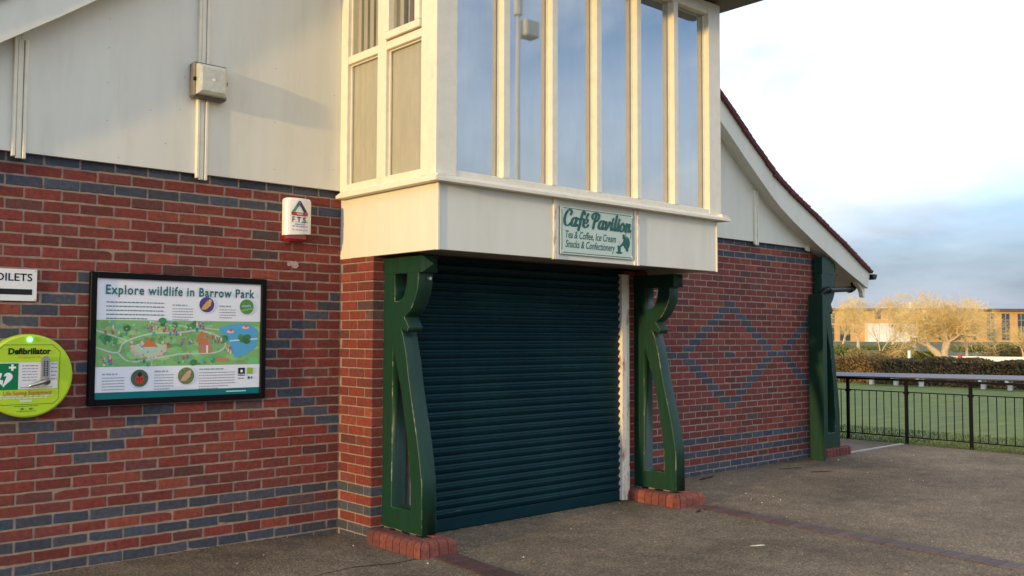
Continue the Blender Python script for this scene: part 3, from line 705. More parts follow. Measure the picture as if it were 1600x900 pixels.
# bay window, side in the sun
XS = -.04
side = empty('window', (XS, -.65, 2.72)); side.parent = PAV; side.location = (XS-CX, -.65, 2.72)
def spart(name, y0, y1, z0, z1, d0=0., d1=.11, mt='creamtrim', b=.004):
    m = MB(); m.cbox(XS+d0, XS+d1, y0, y1, z0, z1, b); return m.build(name, M[mt], side)
spart('corner_post', YW+.0, -1.14, 2.718, ZT+.12, .004, .19) if False else None
spart('stile', -1.178, -1.115, 2.718, ZT, .003); spart('stile', -.67, -.555, 2.765, ZT, .002); spart('stile', -.13, -.034, 2.718, ZT+.1, .001)
spart('bottom_rail', -1.115, -.13, 2.712, 2.772, .004)
spart('transom', -1.115, -.67, 3.745, 3.808, .006); spart('transom', -.555, -.13, 3.745, 3.808, .006)
spart('head_rail', -1.178, -.13, ZT, ZT+.1, .005)
# opening casement upper right
for (y0, y1, z0, z1) in ((-1.112, -.675, 3.815, 3.872), (-1.112, -1.055, 3.872, ZT), (-.725, -.675, 3.872, ZT)):
    spart('casement_rail', y0, y1, z0, z1, -.018, .06)
for (y0, y1, z0, z1, d) in ((-1.12,-.665,2.768,3.75,.05), (-.56,-.125,2.768,3.75,.05), (-1.06,-.72,3.865,ZT,.03), (-.56,-.125,3.80,ZT,.05)):
    m = MB(); m.box(XS+d, XS+d+.006, y0, y1, z0, z1); m.build('pane', M['glassside'], side)
for (y0, y1, z0, z1) in ((-1.115,-.67,2.772,3.745), (-.555,-.13,2.772,3.745), (-.555,-.13,3.808,ZT)):
    m = MB(); t = .011
    for q in ((y0,y0+t,z0,z1),(y1-t,y1,z0,z1),(y0+t,y1-t,z0,z0+t),(y0+t,y1-t,z1-t,z1)): m.box(XS+.036, XS+.0495, *q)
    m.build('glazing_bead', M['creamtrim'], side)
# plain panels behind the lower panes, vertical blinds behind the upper ones
for (y0, y1) in ((-1.12,-.665), (-.56,-.125)):
    m = MB(); m.box(XS+.062, XS+.08, y0, y1, 2.765, 3.752); m.build('spandrel_panel', M['blind'], side)
for i in range(5):
    y = -.565+.088*i
    m = MB(); m.poly([(XS+.075,y,3.79),(XS+.10,y+.092,3.79),(XS+.10,y+.092,4.7),(XS+.075,y,4.7)], [(0,1,2,3)]); m.build('blind', M['blind'], side, fixn=False)
for i in range(5):
    y = -1.085+.078*i
    m = MB(); m.poly([(XS+.09,y,3.80),(XS+.10,y+(.03 if i < 4 else .09),3.80),(XS+.10,y+(.03 if i < 4 else .09),4.7),(XS+.09,y,4.7)], [(0,1,2,3)]); m.build('blind', M['blind'], side, fixn=False)
m = MB(); m.box(XS+.16, XS+.18, -1.10, -.1, 3.78, 4.7); m.build('curtain', M['darkblind'], side)
for x in (.30, .42, 1.44, 1.50, 2.52, 3.02, 3.08):
    m = MB(); m.box(x, x+.045, -1.02, -1.014, 3.45, 4.7); m.build('blind', M['darkblind'] if x in (1.44, 3.02) else M['blind'], front)
# room behind the glass and the bay roof
m = MB(); m.box(.55, 2.8, -.75, -.02, 2.30, 4.74); m.build('interior_wall', M['interior'], PAV)
m = MB(); m.box(.02, 3.29, -1.17, -.02, 2.61, 2.70); m.build('interior_floor', M['interior'], PAV)
m = MB(); m.box(3.30, 3.345, -1.18, -.036, 2.716, 4.74); m.build('bay_side_wall', M['cream'], PAV)
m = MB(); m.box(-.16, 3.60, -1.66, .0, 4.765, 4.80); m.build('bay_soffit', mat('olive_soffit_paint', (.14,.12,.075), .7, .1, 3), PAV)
m = MB(); apex = 6.1
m.poly([(-.22,-1.72,4.79),(3.62,-1.72,4.79),(3.62,.1,4.79),(-.22,.1,4.79),(-.22,-1.72,4.83),(3.62,-1.72,4.83),(3.62,.1,4.83),(-.22,.1,4.83),(CX,-1.6,apex),(CX,.1,apex)],
       [(0,3,2,1),(0,1,5,4),(1,2,6,5),(2,3,7,6),(3,0,4,7),(4,5,8),(5,6,9,8),(7,4,8,9),(6,7,9)])
m.build('bay_roof', M['tile'], PAV)
m = MB(); m.box(.1, 3.2, -1.1, .0, 4.70, 4.762); m.build('ceiling', M['interior'], PAV)

# ------------------------------------------------------------------ wall fittings
# print helper: polygons on a plane facing -y
class Print:
    def __init__(s, x, y, z): s.m = MB(); s.x, s.y, s.z = x, y, z
    def poly(s, pts, col, layer=0):
        y = s.y-.00025*layer-.000004*len(s.m.f); s.m.face([(s.x+p[0], y, s.z+p[1]) for p in pts], col)
    def rect(s, x0, x1, z0, z1, col, layer=0): s.poly([(x0,z0),(x1,z0),(x1,z1),(x0,z1)], col, layer)
    def disc(s, cx, cz, r, col, layer=0, n=20, rz=None, a0=0, a1=2*math.pi):
        rz = rz or r; s.poly([(cx+r*math.cos(a0+(a1-a0)*i/n), cz+rz*math.sin(a0+(a1-a0)*i/n)) for i in range(n)], col, layer)
    def line(s, pts, w, col, layer=0):
        for a, b in zip(pts[:-1], pts[1:]):
            d = Vector((b[0]-a[0], b[1]-a[1], 0)); 
            if d.length < 1e-6: continue
            d.normalize(); n = (-d.y*w/2, d.x*w/2); e = (d.x*w/4, d.y*w/4)
            s.poly([(a[0]-e[0]+n[0], a[1]-e[1]+n[1]), (a[0]-e[0]-n[0], a[1]-e[1]-n[1]), (b[0]+e[0]-n[0], b[1]+e[1]-n[1]), (b[0]+e[0]+n[0], b[1]+e[1]+n[1])], col, layer)
    def words(s, x0, x1, z, h, col, layer, rnd, last=1.):
        x = x0; xe = x0+(x1-x0)*last
        while x < xe-.004:
            w = min(rnd.uniform(.3, 1.)*h*5, xe-x); s.rect(x, x+w, z, z+h, col, layer); x += w+h*.7
    def build(s, name, parent, mt='print'): return s.m.build(name, M[mt], parent, fixn=False)

# information board
ib = empty('information_board', (-1.305, 0, 1.55), 'black framed wildlife map board on the brick wall headed Explore wildlife in Barrow Park', 'information board')
x0, x1, z0, z1 = -1.94, -.667, 1.102, 1.995
for nm, b_ in (('frame', (x0,x0+.042,-.045,-.002,z0,z1)), ('frame', (x1-.042,x1,-.045,-.002,z0,z1)), ('frame', (x0+.042,x1-.042,-.045,-.002,z1-.04,z1)), ('frame', (x0+.042,x1-.042,-.045,-.002,z0,z0+.04))):
    m = MB(); m.cbox(*b_, .004); m.build('frame', M['blackframe'], ib)
Wp, Hp = (x1-x0)-.084, (z1-z0)-.08
p = Print(x0+.042, -.026, z0+.04); R2 = random.Random(5)
WH = (.80,.82,.86); TEAL = (.0,.16,.17); GR = (.22,.45,.16)
p.rect(0, Wp, 0, Hp, WH, 0); p.rect(0, Wp, 0, .045, TEAL, 1)
for i in range(2): p.words(Wp*.78, Wp*.91, .018, .007, (.6,.75,.75), 2, R2)
mz0, mz1 = Hp*.265, Hp*.655
p.rect(0, Wp, mz0, mz1, GR, 1)
for i in range(90):
    x, z = R2.uniform(.02, Wp-.03), R2.uniform(mz0+.02, mz1-.02); f = R2.uniform(.75, 1.35)
    p.disc(x, z, min(R2.uniform(.015, .06), x, Wp-x), (GR[0]*f*R2.uniform(.7, 1.4), GR[1]*f, GR[2]*f), 2, 10, min(R2.uniform(.01, .03), z-mz0, mz1-z))
lake = [(.72,.84),(.80,.93),(.92,.96),(.985,.80),(.975,.40),(.90,.22),(.83,.16),(.80,.45),(.76,.62)]
p.poly([(a*Wp, mz0+(mz1-mz0)*b_) for a, b_ in lake], (.10,.38,.62), 3)
p.line([(.80*Wp, mz0+(mz1-mz0)*.55), (.98*Wp, mz0+(mz1-mz0)*.60)], .010, (.6,.72,.75), 4)
PC = (.50,.62,.50)
def pp(L): return [(a*Wp, mz0+(mz1-mz0)*b_) for a, b_ in L]
p.line([(v.x, v.y) for v in smooth_poly([Vector((*q, 0)) for q in pp([(0,.42),(.12,.30),(.16,.52),(.30,.70),(.48,.74),(.60,.78),(.72,.66),(.77,.45),(.70,.28),(.50,.26),(.36,.18),(.20,.10),(.13,.28)])], 5)], .011, PC, 4)
p.line(pp([(0,.78),(.10,.66),(.18,.55)]), .009, PC, 4); p.line(pp([(.32,.02),(.32,.2)]), .012, PC, 4); p.line(pp([(.30,.98),(.42,.90),(.60,.86),(.73,.80)]), .007, PC, 4)
p.disc(*pp([(.30,.36)])[0], .125, (.42,.60,.40), 4, 20, .05)
for i in range(9):
    a = math.pi*(.95+1.1*i/8); q = pp([(.30,.36)])[0]; p.disc(q[0]+.115*math.cos(a), q[1]+.062*math.sin(a)+.012, .014, (.78,.42,.42), 5, 8)
for i in range(4): q = pp([(.20+.06*i,.52)])[0]; p.disc(q[0], q[1], .011, (.75,.45,.45), 5, 8)
q = pp([(.305,.42)])[0]; p.poly([(q[0]-.055,q[1]),(q[0]+.055,q[1]),(q[0]+.008,q[1]+.065),(q[0]-.008,q[1]+.065)], (.55,.18,.06), 6); p.rect(q[0]-.045, q[0]+.045, q[1]-.035, q[1], (.42,.58,.48), 6)
q = pp([(.63,.45)])[0]; p.poly([(q[0]-.065,q[1]+.03),(q[0]-.02,q[1]+.105),(q[0]+.055,q[1]+.06),(q[0]+.02,q[1]+.0)], (.55,.19,.07), 6); p.rect(q[0]-.035, q[0]+.06, q[1]-.055, q[1]+.025, (.50,.22,.14), 5); p.rect(q[0]+.02, q[0]+.035, q[1]-.055, q[1]+.0, (.75,.75,.72), 7)
for (a, b_, n) in ((.08,.80,4),(.20,.72,3),(.33,.86,6),(.42,.78,6),(.47,.76,3),(.08,.14,6),(.53,.55,4),(.43,.50,3),(.51,.20,4),(.79,.34,4),(.62,.90,5),(.72,.60,4)):
    for i in range(n):
        q = pp([(a+R2.uniform(-.035,.035), b_+R2.uniform(-.07,.07))])[0]; c = R2.choice([(.10,.20,.55),(.55,.08,.07),(.65,.35,.12),(.25,.12,.35),(.75,.6,.45),(.12,.45,.5)])
        p.rect(q[0]-.006, q[0]+.007, q[1]-.014, q[1]+.012, c, 7); p.disc(q[0], q[1]+.017, .006, (.6,.36,.25), 8, 6)
for (a, b_) in ((.80,.76),(.90,.86)):
    q = pp([(a, b_)])[0]; p.disc(q[0], q[1], .03, (.75,.55,.5), 6, 12, .012); p.disc(q[0]+.004, q[1]+.012, .012, (.6,.12,.1), 7, 8)
for i in range(26):
    a, b_ = R2.choice([(.03,.62),(.07,.58),(.11,.54),(.62,.12),(.67,.15),(.58,.10),(.89,.55),(.91,.60),(.87,.60),(.45,.90),(.56,.92),(.55,.86),(.76,.58),(.16,.80),(.36,.96)]); q = pp([(a+R2.uniform(-.02,.02), b_+R2.uniform(-.04,.04))])[0]
    f = R2.uniform(.6, 1.2); p.disc(q[0], q[1], R2.uniform(.016,.03), (.07*f,.27*f,.10*f), 6, 10, .022)
p.disc(*pp([(.75,.12)])[0], .05, (.5,.25,.12), 6, 12, .016)
for i in range(70):
    a, b_ = R2.uniform(.02,.72), R2.choice((R2.uniform(.80,.97), R2.uniform(.03,.16), R2.uniform(.55,.72))); q = pp([(a, b_)])[0]; f = R2.uniform(.7, 1.5)
    p.disc(q[0], q[1], R2.uniform(.006,.015), R2.choice([(.10*f,.32*f,.14*f),(.16*f,.42*f,.22*f),(.35*f,.5*f,.18*f),(.08*f,.35*f,.36*f)]), 5, 8, R2.uniform(.006,.016))
for i in range(40):
    q = pp([(R2.uniform(.03,.78), R2.uniform(.08,.95))])[0]; p.rect(q[0]-.003, q[0]+.003, q[1]-.006, q[1]+.007, R2.choice([(.5,.1,.1),(.1,.2,.5),(.7,.6,.4),(.6,.3,.1),(.75,.75,.7)]), 8)
# photo roundels
for (a, b_, r, c, c2) in ((.645,.80,.056,(.10,.05,.22),(.60,.38,.10)), (.905,.79,.056,(.10,.26,.06),(.25,.45,.58)), (.25,.165,.060,(.07,.13,.07),(.55,.05,.03)), (.525,.175,.060,(.16,.2,.07),(.55,.38,.22))):
    cx_, cz_ = a*Wp, b_*Hp; p.disc(cx_, cz_, r+.004, WH, 9, 28); p.disc(cx_, cz_, r, c, 10, 28)
    for i in range(16): t = R2.random()*6.28; rr = R2.random()*r*.8; p.disc(cx_+rr*math.cos(t), cz_+rr*math.sin(t), .008, tuple(k*R2.uniform(.6, 1.6) for k in c), 11, 7)
    if c2[0] == .55 and c2[1] < .1:
        p.disc(cx_, cz_-.008, .030, c2, 12, 16, .032); p.disc(cx_, cz_+.026, .016, (.02,.02,.02), 13, 10)
        for sx_ in (-.014, .014): p.disc(cx_+sx_, cz_-.005, .006, (.02,.02,.02), 13, 8)
        p.line([(cx_, cz_+.02), (cx_, cz_-.04)], .003, (.03,.02,.02), 13)
    elif c2[0] == .25:
        p.line([(cx_-.035, cz_+.004), (cx_+.03, cz_+.008)], .012, c2, 12); p.line([(cx_-.04, cz_-.03), (cx_+.05, cz_-.012)], .006, (.35,.5,.12), 12)
    else:
        p.poly([(cx_+.035,cz_+.035),(cx_+.005,cz_+.03),(cx_-.03,cz_-.01),(cx_-.042,cz_-.035),(cx_-.005,cz_-.035),(cx_+.03,cz_-.005)], c2, 12); p.disc(cx_+.024, cz_+.027, .013, tuple(k*1.15 for k in c2), 13, 10)
INK = (.10,.12,.13)
for i in range(5): p.words(.055*Wp, .385*Wp, Hp*(.80-.034*i), .0060, (.06,.17,.18), 2, R2, 1 if i < 4 else .7)
def para(a0, a1, b0, n, head=True):
    if head: p.words(a0*Wp, a0*Wp+(a1-a0)*Wp*.7, Hp*b0, .009, (.3,.42,.42), 2, R2)
    for i in range(n): p.words(a0*Wp, a1*Wp, Hp*(b0-.024*(i+1)-.004), .0042, (.24,.25,.26), 2, R2, 1 if i < n-1 else .8)
para(.435,.56,.785,5); para(.725,.835,.785,4); para(.04,.165,.20,6); para(.335,.45,.215,6); para(.605,.835,.225,6); para(.605,.755,.085,1,False)
p.rect(.855*Wp, .90*Wp, .165*Hp, .235*Hp, (.02,.02,.025), 2); p.disc(.878*Wp, .205*Hp, .011, WH, 3, 10); p.words(.857*Wp, .898*Wp, .172*Hp, .006, WH, 3, R2)
p.rect(.917*Wp, .953*Wp, .18*Hp, .235*Hp, (.28,.50,.02), 2); p.disc(.927*Wp, .145*Hp, .010, (.02,.1,.25), 2, 10); p.disc(.945*Wp, .145*Hp, .010, (.05,.35,.6), 2, 10)
p.words(.857*Wp, .898*Wp, .138*Hp, .005, INK, 2, R2)
p.build('printed_panel', ib)
mt_teal = mat('teal_lettering', (.0,.13,.14), .3, 0)
t = text_mesh('Explore wildlife in Barrow Park', .088, 0, -.0325, z0+.04+Hp*.872, ib, mt_teal, bold=.0016, space=1.12)
xs_ = [v.co.x for v in t.data.vertices]; sc = (Wp*.905)/(max(xs_)-min(xs_)); mn = min(xs_)
for v in t.data.vertices: v.co.x = x0+.042+Wp*.05+(v.co.x-mn)*sc
# slab serifs on the stems of the heading
# toilets sign
ts = empty('toilets_sign', (-2.41, 0, 1.78), 'white TOILETS sign with a black arrow at the left edge of the wall', 'sign')
m = MB(); m.cbox(-2.60, -2.262, -.010, -.001, 1.787, 1.990, .002); m.build('plate', M['white'], ts)
t = text_mesh('TOILETS', .068, 0, -.0112, 1.915, ts, M['blackframe'], bold=.0008)
xs_ = [v.co.x for v in t.data.vertices]; sc = .262/(max(xs_)-min(xs_))
for v in t.data.vertices: v.co.x = -2.553+(v.co.x-min(xs_))*sc
p = Print(-2.29, -.0112, 1.845)
p.rect(-.20, 0, -.018, .018, (.006,.006,.007)); p.poly([(-.255,0),(-.19,-.036),(-.19,.036)], (.006,.006,.007), 1); p.build('arrow', ts)
for sx_ in (-2.272,): 
    for sz_ in (1.797, 1.98):
        m = MB(); m.tube([(sx_,-.009,sz_),(sx_,-.0135,sz_)], .004, 8); m.build('screw', M['steel'], ts)

# defibrillator cabinet
dc = Vector((-2.318, 0, 1.3145)); rd = .2625
df = empty('defibrillator_cabinet', (dc.x, 0, dc.z-rd), 'round lime green defibrillator cabinet with a lit green light', 'defibrillator')
m = MB(); N = 56
rings = [(rd*.985,-.002),(rd,-.02),(rd,-.088),(rd*.985,-.098),(rd*.95,-.103)]
V = [(dc.x+r*math.cos(2*math.pi*i/N), y, dc.z+r*math.sin(2*math.pi*i/N)) for r, y in rings for i in range(N)]
m.poly(V, [(k*N+i, k*N+(i+1) % N, (k+1)*N+(i+1) % N, (k+1)*N+i) for k in range(4) for i in range(N)]+[tuple(4*N+i for i in range(N))])
m.build('cabinet', M['lime'], df)
p = Print(dc.x, -.1042, dc.z); LIME = (.42,.62,.015); DK = (.03,.05,.01)
oct_ = [(-.19,-.145),(-.155,-.178),(.145,-.178),(.176,-.150),(.180,.150),(.135,.195),(-.145,.195),(-.185,.155)]
p.line(oct_+[oct_[0]], .0025, DK, 1)
p.rect(-.18, .168, -.082, .085, (.66,.68,.66), 1); p.rect(-.18, -.062, -.084, .080, (.0,.17,.055), 2)
# heart with bolt, cross
heart = [(.0,-.052)]+[(.050*math.sin(a)**3*1.0+0, .0) for a in []]
hp = []
for i in range(32):
    a = 2*math.pi*i/32; hp.append((-.145+.0032*16*math.sin(a)**3, -.015+.0032*(13*math.cos(a)-5*math.cos(2*a)-2*math.cos(3*a)-math.cos(4*a))))
p.poly(hp, (.75,.78,.76), 3); p.poly([(-.150,.025),(-.135,.028),(-.145,.0),(-.128,.002),(-.150,-.060),(-.148,-.022),(-.166,-.022)], (0,.17,.055), 4)
p.rect(-.117, -.077, .048, .060, (.8,.82,.8), 3); p.rect(-.103, -.091, .034, .074, (.8,.82,.8), 3)
for i in range(6): p.words(-.04, .05, .06-.018*i, .006, (.3,.28,.4) if i else (.45,.08,.2), 2, R2)
for i in range(5): p.words(.128, .163, .07-.024*i, .006, (.45,.12,.35), 2, R2)
p.words(-.05, .14, -.075, .005, (.3,.3,.3), 2, R2)
for i in range(2): p.words(-.165, .145-.03*i, -.128-.014*i, .0075, (.62,.66,.5), 2, R2)
p.rect(-.05, .02, -.163, -.151, (.62,.66,.5), 2)
for i, zz_ in enumerate((-.19,-.222)): p.words(-.08+.015*i, .06-.015*i, zz_, .004, (.12,.2,.02), 2, R2)
p.disc(-.035, -.206, .010, (.08,.2,.03), 2, 10, .007); p.disc(.015, -.206, .012, (.08,.2,.03), 2, 10, .006)
p.build('printed_label', df)
text_mesh('Defibrillator', .052, dc.x-.002, -.1075, dc.z+.138, df, M['blackframe'], align='CENTER', bold=.0018, sx=.95)
text_mesh('Emergency use only', .017, dc.x+.0, -.1065, dc.z+.114, df, mat('orange_lettering', (.55,.22,.02), .4, 0), align='CENTER')
text_mesh('Life Saving Equipment', .038, dc.x-.005, -.1065, dc.z-.118, df, mat('red_orange_lettering', (.50,.14,.02), .4, 0), align='CENTER', bold=.0006, sx=.85)
m = MB(); pl_ = [(.066,-.02),(.114,-.02),(.114,.10)]+[(.09+.024*math.cos(a), .10+.024*math.sin(a)) for a in (.5,1.,1.57,2.1,2.6)]+[(.066,.10)]
m.extr([(dc.x+a, dc.z+b_) for a, b_ in pl_], -.128, -.104); m.build('keypad', M['steel'], df)
m = MB()
for i in range(7):
    for j in range(2): m.tube([(dc.x+.082+.017*j,-.126,dc.z+.088-.014*i),(dc.x+.082+.017*j,-.133,dc.z+.088-.014*i)], .0045, 8)
m.build('keypad_button', M['blackframe'], df)
m = MB(); m.tube([(dc.x+.092,-.126,dc.z-.035),(dc.x+.092,-.155,dc.z-.035)], [.026,.022], 16); m.tube([(dc.x+.10,-.150,dc.z-.028),(dc.x+.03,-.155,dc.z-.05),(dc.x-.012,-.155,dc.z-.062)], [.017,.013,.008], 10)
m.build('handle', M['steel'], df, smooth=True)
m = MB(); m.tube([(dc.x-.002,-.101,dc.z+.228),(dc.x-.002,-.110,dc.z+.228)], [.017,.013], 16); m.build('indicator_light', M['led'], df)

# alarm bell box
ab = empty('alarm_box', (-.415, 0, 2.29), 'white burglar alarm box with red lens and F.T.S. lettering', 'alarm box')
ax0, ax1, az0, az1 = -.528, -.302, 2.362, 2.632
m = MB(); n = 12
sec = [(ax0, -.002), (ax0, -.045), (ax0+.012, -.062)]+[(ax0+.03+(ax1-ax0-.06)*i/8, -.074-.016*math.sin(math.pi*i/8)) for i in range(9)]+[(ax1-.012, -.062), (ax1, -.045), (ax1, -.002)]
zs_ = [(az0, 1.), (az1-.015, 1.), (az1, .9)]
V = [((x-(-.415))*s_+(-.415), y*(.98 if s_ < 1 else 1), z+(0 if z > az0 else -.018*(1-(x-ax0)/(ax1-ax0))**.8+.0)) for z, s_ in zs_ for x, y in sec]; k = len(sec)
m.poly(V, [(j*k+i, j*k+i+1, (j+1)*k+i+1, (j+1)*k+i) for j in range(2) for i in range(k-1)]+[tuple(range(k)), tuple(range(2*k, 3*k))])
m.build('cover', M['white'], ab)
m = MB(); lx0, lx1 = ax0+.002, ax1-.03
sec2 = [(lx0, -.004), (lx0, -.045), (lx0+.015, -.06)]+[(lx0+.03+(lx1-lx0-.06)*i/6, -.068-.010*math.sin(math.pi*i/6)) for i in range(7)]+[(lx1-.012, -.055), (lx1, -.004)]
k = len(sec2); V = [(x*s_+(1-s_)*(lx0+lx1)/2, y*s_, z) for z, s_ in ((az0+.01, 1), (az0-.045, 1), (az0-.066, .86)) for x, y in sec2]
m.poly(V, [(j*k+i, j*k+i+1, (j+1)*k+i+1, (j+1)*k+i) for j in range(2) for i in range(k-1)]+[tuple(range(k)), tuple(range(2*k, 3*k))])
m.build('lens', M['redlens'], ab, smooth=False)
p = Print(-.428, -.0925, 2.436)
tri = [(0,.165),(.062,.072),(-.062,.072)]
def bar(a, b_, w, c, l): p.line([a, b_], w, c, l)
bar(tri[0], tri[1], .024, (.03,.035,.06), 1); bar(tri[0], tri[2], .024, (.05,.30,.16), 2); bar((.0,.165), (-.02,.135), .024, (.10,.12,.2), 3); bar(tri[2], tri[1], .026, (.42,.03,.05), 4)
p.words(-.04, .05, -.012, .009, (.35,.36,.5), 1, R2); p.words(-.062, .07, -.028, .009, (.35,.36,.5), 1, R2); p.words(-.062, .07, -.054, .009, (.45,.46,.55), 1, R2)
p.build('printed_label', ab)
text_mesh('F.T.S.', .060, -.426, -.094, 2.443, ab, mat('navy_lettering', (.02,.025,.06), .4, 0), align='CENTER', bold=.001, sx=1.05)
text_mesh('HEAT', .021, -.428, -.0955, 2.501, ab, M['white'], align='CENTER', bold=.0005)
m = MB(); m.tube([(ax0+.025,-.060,az0+.03),(ax0+.025,-.068,az0+.03)], .006, 8); m.build('screw', M['blackframe'], ab)

# bulkhead lamp
bl = empty('bulkhead_lamp', (-1.172, 0, 3.27), 'square bulkhead lamp with prismatic lens on the cream wall', 'wall lamp')
m = MB(); m.cbox(-1.30, -1.045, -.115, -.036, 3.272, 3.528, .012); m.build('housing', M['greymetal'], bl)
m = MB()
Vn = []
for (i0, y) in ((.018,-.112),(.022,-.150),(.045,-.166)):
    a0, a1, c0, c1 = -1.30+i0, -1.045-i0, 3.272+i0, 3.528-i0; Vn += [(a0,y,c0),(a1,y,c0),(a1,y,c1),(a0,y,c1)]
m.poly(Vn, [(j*4+i, j*4+(i+1) % 4, (j+1)*4+(i+1) % 4, (j+1)*4+i) for j in range(2) for i in range(4)]+[(8,9,10,11)]); m.build('lens', M['lens'], bl)
for (sx_, sz_) in ((-1.292,3.40),(-1.053,3.40)):
    m = MB(); m.cbox(sx_-.006, sx_+.006, -.124, -.10, sz_-.014, sz_+.014, .002); m.build('clip', M['blackframe'], bl)
m = MB(); m.tube([(-1.172,-.165,3.40),(-1.172,-.170,3.40)], .012, 10); m.build('screw_cap', M['white'], bl)

# cafe sign
cs = empty('cafe_sign', (1.652, YF, 2.22), 'pale green Cafe Pavilion sign with teapot under the bay window', 'sign')
sx0, sx1, sz0, sz1 = 1.212, 2.094, 2.226, 2.612; YS = YF-.004
m = MB(); m.cbox(sx0, sx1, YS-.008, YS+.006, sz0, sz1, .002); m.build('plate', mat('pale_green_sign_paint', (.50,.60,.50), .4, .02, 3), cs)
SG = (.01,.095,.07); p = Print(sx0, YS-.0088, sz0); Ws, Hs = sx1-sx0, sz1-sz0
fr = [(.015,.015),(Ws-.015,.015),(Ws-.015,Hs-.015),(.015,Hs-.015),(.015,.015)]; p.line(fr, .005, (.01,.05,.04), 1)
# teapot (tilted) and cup
tx, tz = Ws*.895, Hs*.36
p.disc(tx, tz, .045, SG, 1, 18, .055); p.poly([(tx-.04,tz+.01),(tx-.085,tz-.03),(tx-.075,tz-.04),(tx-.03,tz-.02)], SG, 2); p.rect(tx-.05, tx-.02, tz+.03, tz+.07, SG, 2); p.disc(tx+.008, tz-.058, .018, SG, 2, 10)
p.line([(tx+.025+.034*math.cos(a), tz+.068+.034*math.sin(a)) for a in [i*math.pi/6 for i in range(-2, 9)]], .008, (.12,.28,.2), 2)
ux, uz = Ws*.79, Hs*.17
p.poly([(ux-.022,uz+.045),(ux+.022,uz+.045),(ux+.018,uz-.005),(ux-.018,uz-.005)], SG, 1); p.disc(ux, uz-.015, .042, SG, 2, 14, .010); p.line([(ux,uz+.055),(ux+.006,uz+.07),(ux,uz+.085)], .004, (.25,.4,.33), 2)
p.build('emblem', cs)
# brush-script lettering
GLW = 1
GL = {
 'C': ([[(.52,.72),(.56,.88),(.46,1.0),(.28,.95),(.12,.68),(.08,.35),(.18,.06),(.38,.0),(.56,.14)]], .58),
 'a': ([[(.40,.46),(.26,.54),(.12,.40),(.06,.18),(.12,.02),(.24,.02),(.36,.22),(.42,.42)], [(.44,.53),(.38,.18),(.42,.01),(.54,.08)]], .52),
 'f': ([[(.52,.84),(.46,.99),(.36,.98),(.29,.72),(.22,.20),(.15,-.22)], [(.06,.48),(.28,.52),(.46,.50)]], .42),
 'e': ([[(.10,.24),(.26,.27),(.38,.38),(.34,.52),(.22,.52),(.10,.36),(.08,.14),(.18,.0),(.32,.02),(.46,.16)]], .46),
 "'": ([[(-.20,.66),(-.10,.86)]], 0.0),
 'P': ([[(.34,.96),(.26,.5),(.20,.0)], [(.08,.62),(.02,.78),(.14,.96),(.36,1.0),(.56,.88),(.52,.60),(.38,.46),(.26,.46)]], .58),
 'v': ([[(.02,.44),(.12,.52),(.16,.30),(.18,.02)], [(.18,.02),(.32,.22),(.40,.42),(.38,.54),(.50,.46)]], .48),
 'i': ([[(.16,.53),(.11,.18),(.15,.01),(.28,.10)], [(.17,.68),(.20,.76)]], .27),
 'l': ([[(.22,.98),(.12,.22),(.15,.01),(.28,.10)]], .27),
 'o': ([[(.26,.53),(.10,.40),(.07,.14),(.18,.0),(.34,.10),(.40,.34),(.30,.52),(.22,.50)]], .46),
 'n': ([[(.14,.53),(.08,.02)], [(.10,.20),(.26,.50),(.38,.50),(.36,.22),(.38,.02),(.52,.10)]], .54),
 ' ': ([], .22)}
def script(text, x, z, h, shear, wmin, wmax, mtl, parent, y, width=None):
    P = Print(0, y, 0); cx_ = 0
    quads = []
    for ch in text:
        st, adv = GL[ch]
        for s_ in st:
            pts = smooth_poly([Vector((a, b_, 0)) for a, b_ in s_], 6)
            L_, R_ = [], []
            for i, q in enumerate(pts):
                d = pts[min(i+1, len(pts)-1)]-pts[max(i-1, 0)]; d.normalize()
                w = wmin+(wmax-wmin)*abs(d.y)**1.5*(1 if d.y < 0.25 else .8); nrm = Vector((-d.y, d.x, 0))*w/2
                L_.append(q+nrm); R_.append(q-nrm)
            for i in range(len(pts)-1): quads.append([(cx_+v.x+v.y*shear, v.y) for v in (L_[i], R_[i], R_[i+1], L_[i+1])])
            for e in (pts[0], pts[-1]): quads.append([(cx_+e.x+e.y*shear+wmax*.42*math.cos(a), e.y+wmax*.42*math.sin(a)) for a in [k*math.pi/4 for k in range(8)]])
        cx_ += adv
    allx = [q[0] for f in quads for q in f]; mn_, mx_ = min(allx), max(allx); kx = width/(mx_-mn_) if width else h
    for i, f in enumerate(quads): P.poly([(x+(a-mn_)*kx, z+b_*h) for a, b_ in f], SG, i % 7)
    P.build('lettering', parent)
script("Cafe' Pavilion", sx0+.028, sz0+Hs*.60, .128, .16, .085, .205, None, cs, YS-.0095, width=Ws-.058)
mg = mat('sign_green_lettering', SG, .4, 0)
def fit(t, xa, xb):
    xs_ = [v.co.x for v in t.data.vertices]; mn_, mx_ = min(xs_), max(xs_)
    for v in t.data.vertices: v.co.x = xa+(v.co.x-mn_)*(xb-xa)/(mx_-mn_)
fit(text_mesh('Tea & Coffee, Ice Cream', .085, 0, YS-.0095, sz0+Hs*.345, cs, mg, shear=.25, bold=.0008), sx0+.055, sx0+Ws*.745)
fit(text_mesh('Snacks & Confectionery', .085, 0, YS-.0095, sz0+Hs*.150, cs, mg, shear=.25, bold=.0008), sx0+.055, sx0+Ws*.730)
for a in (.022, Ws-.022):
    for b_ in (.022, Hs-.022):
        m = MB(); m.tube([(sx0+a,YS-.007,sz0+b_),(sx0+a,YS-.013,sz0+b_)], .007, 10); m.build('screw_cap', M['white'], cs)

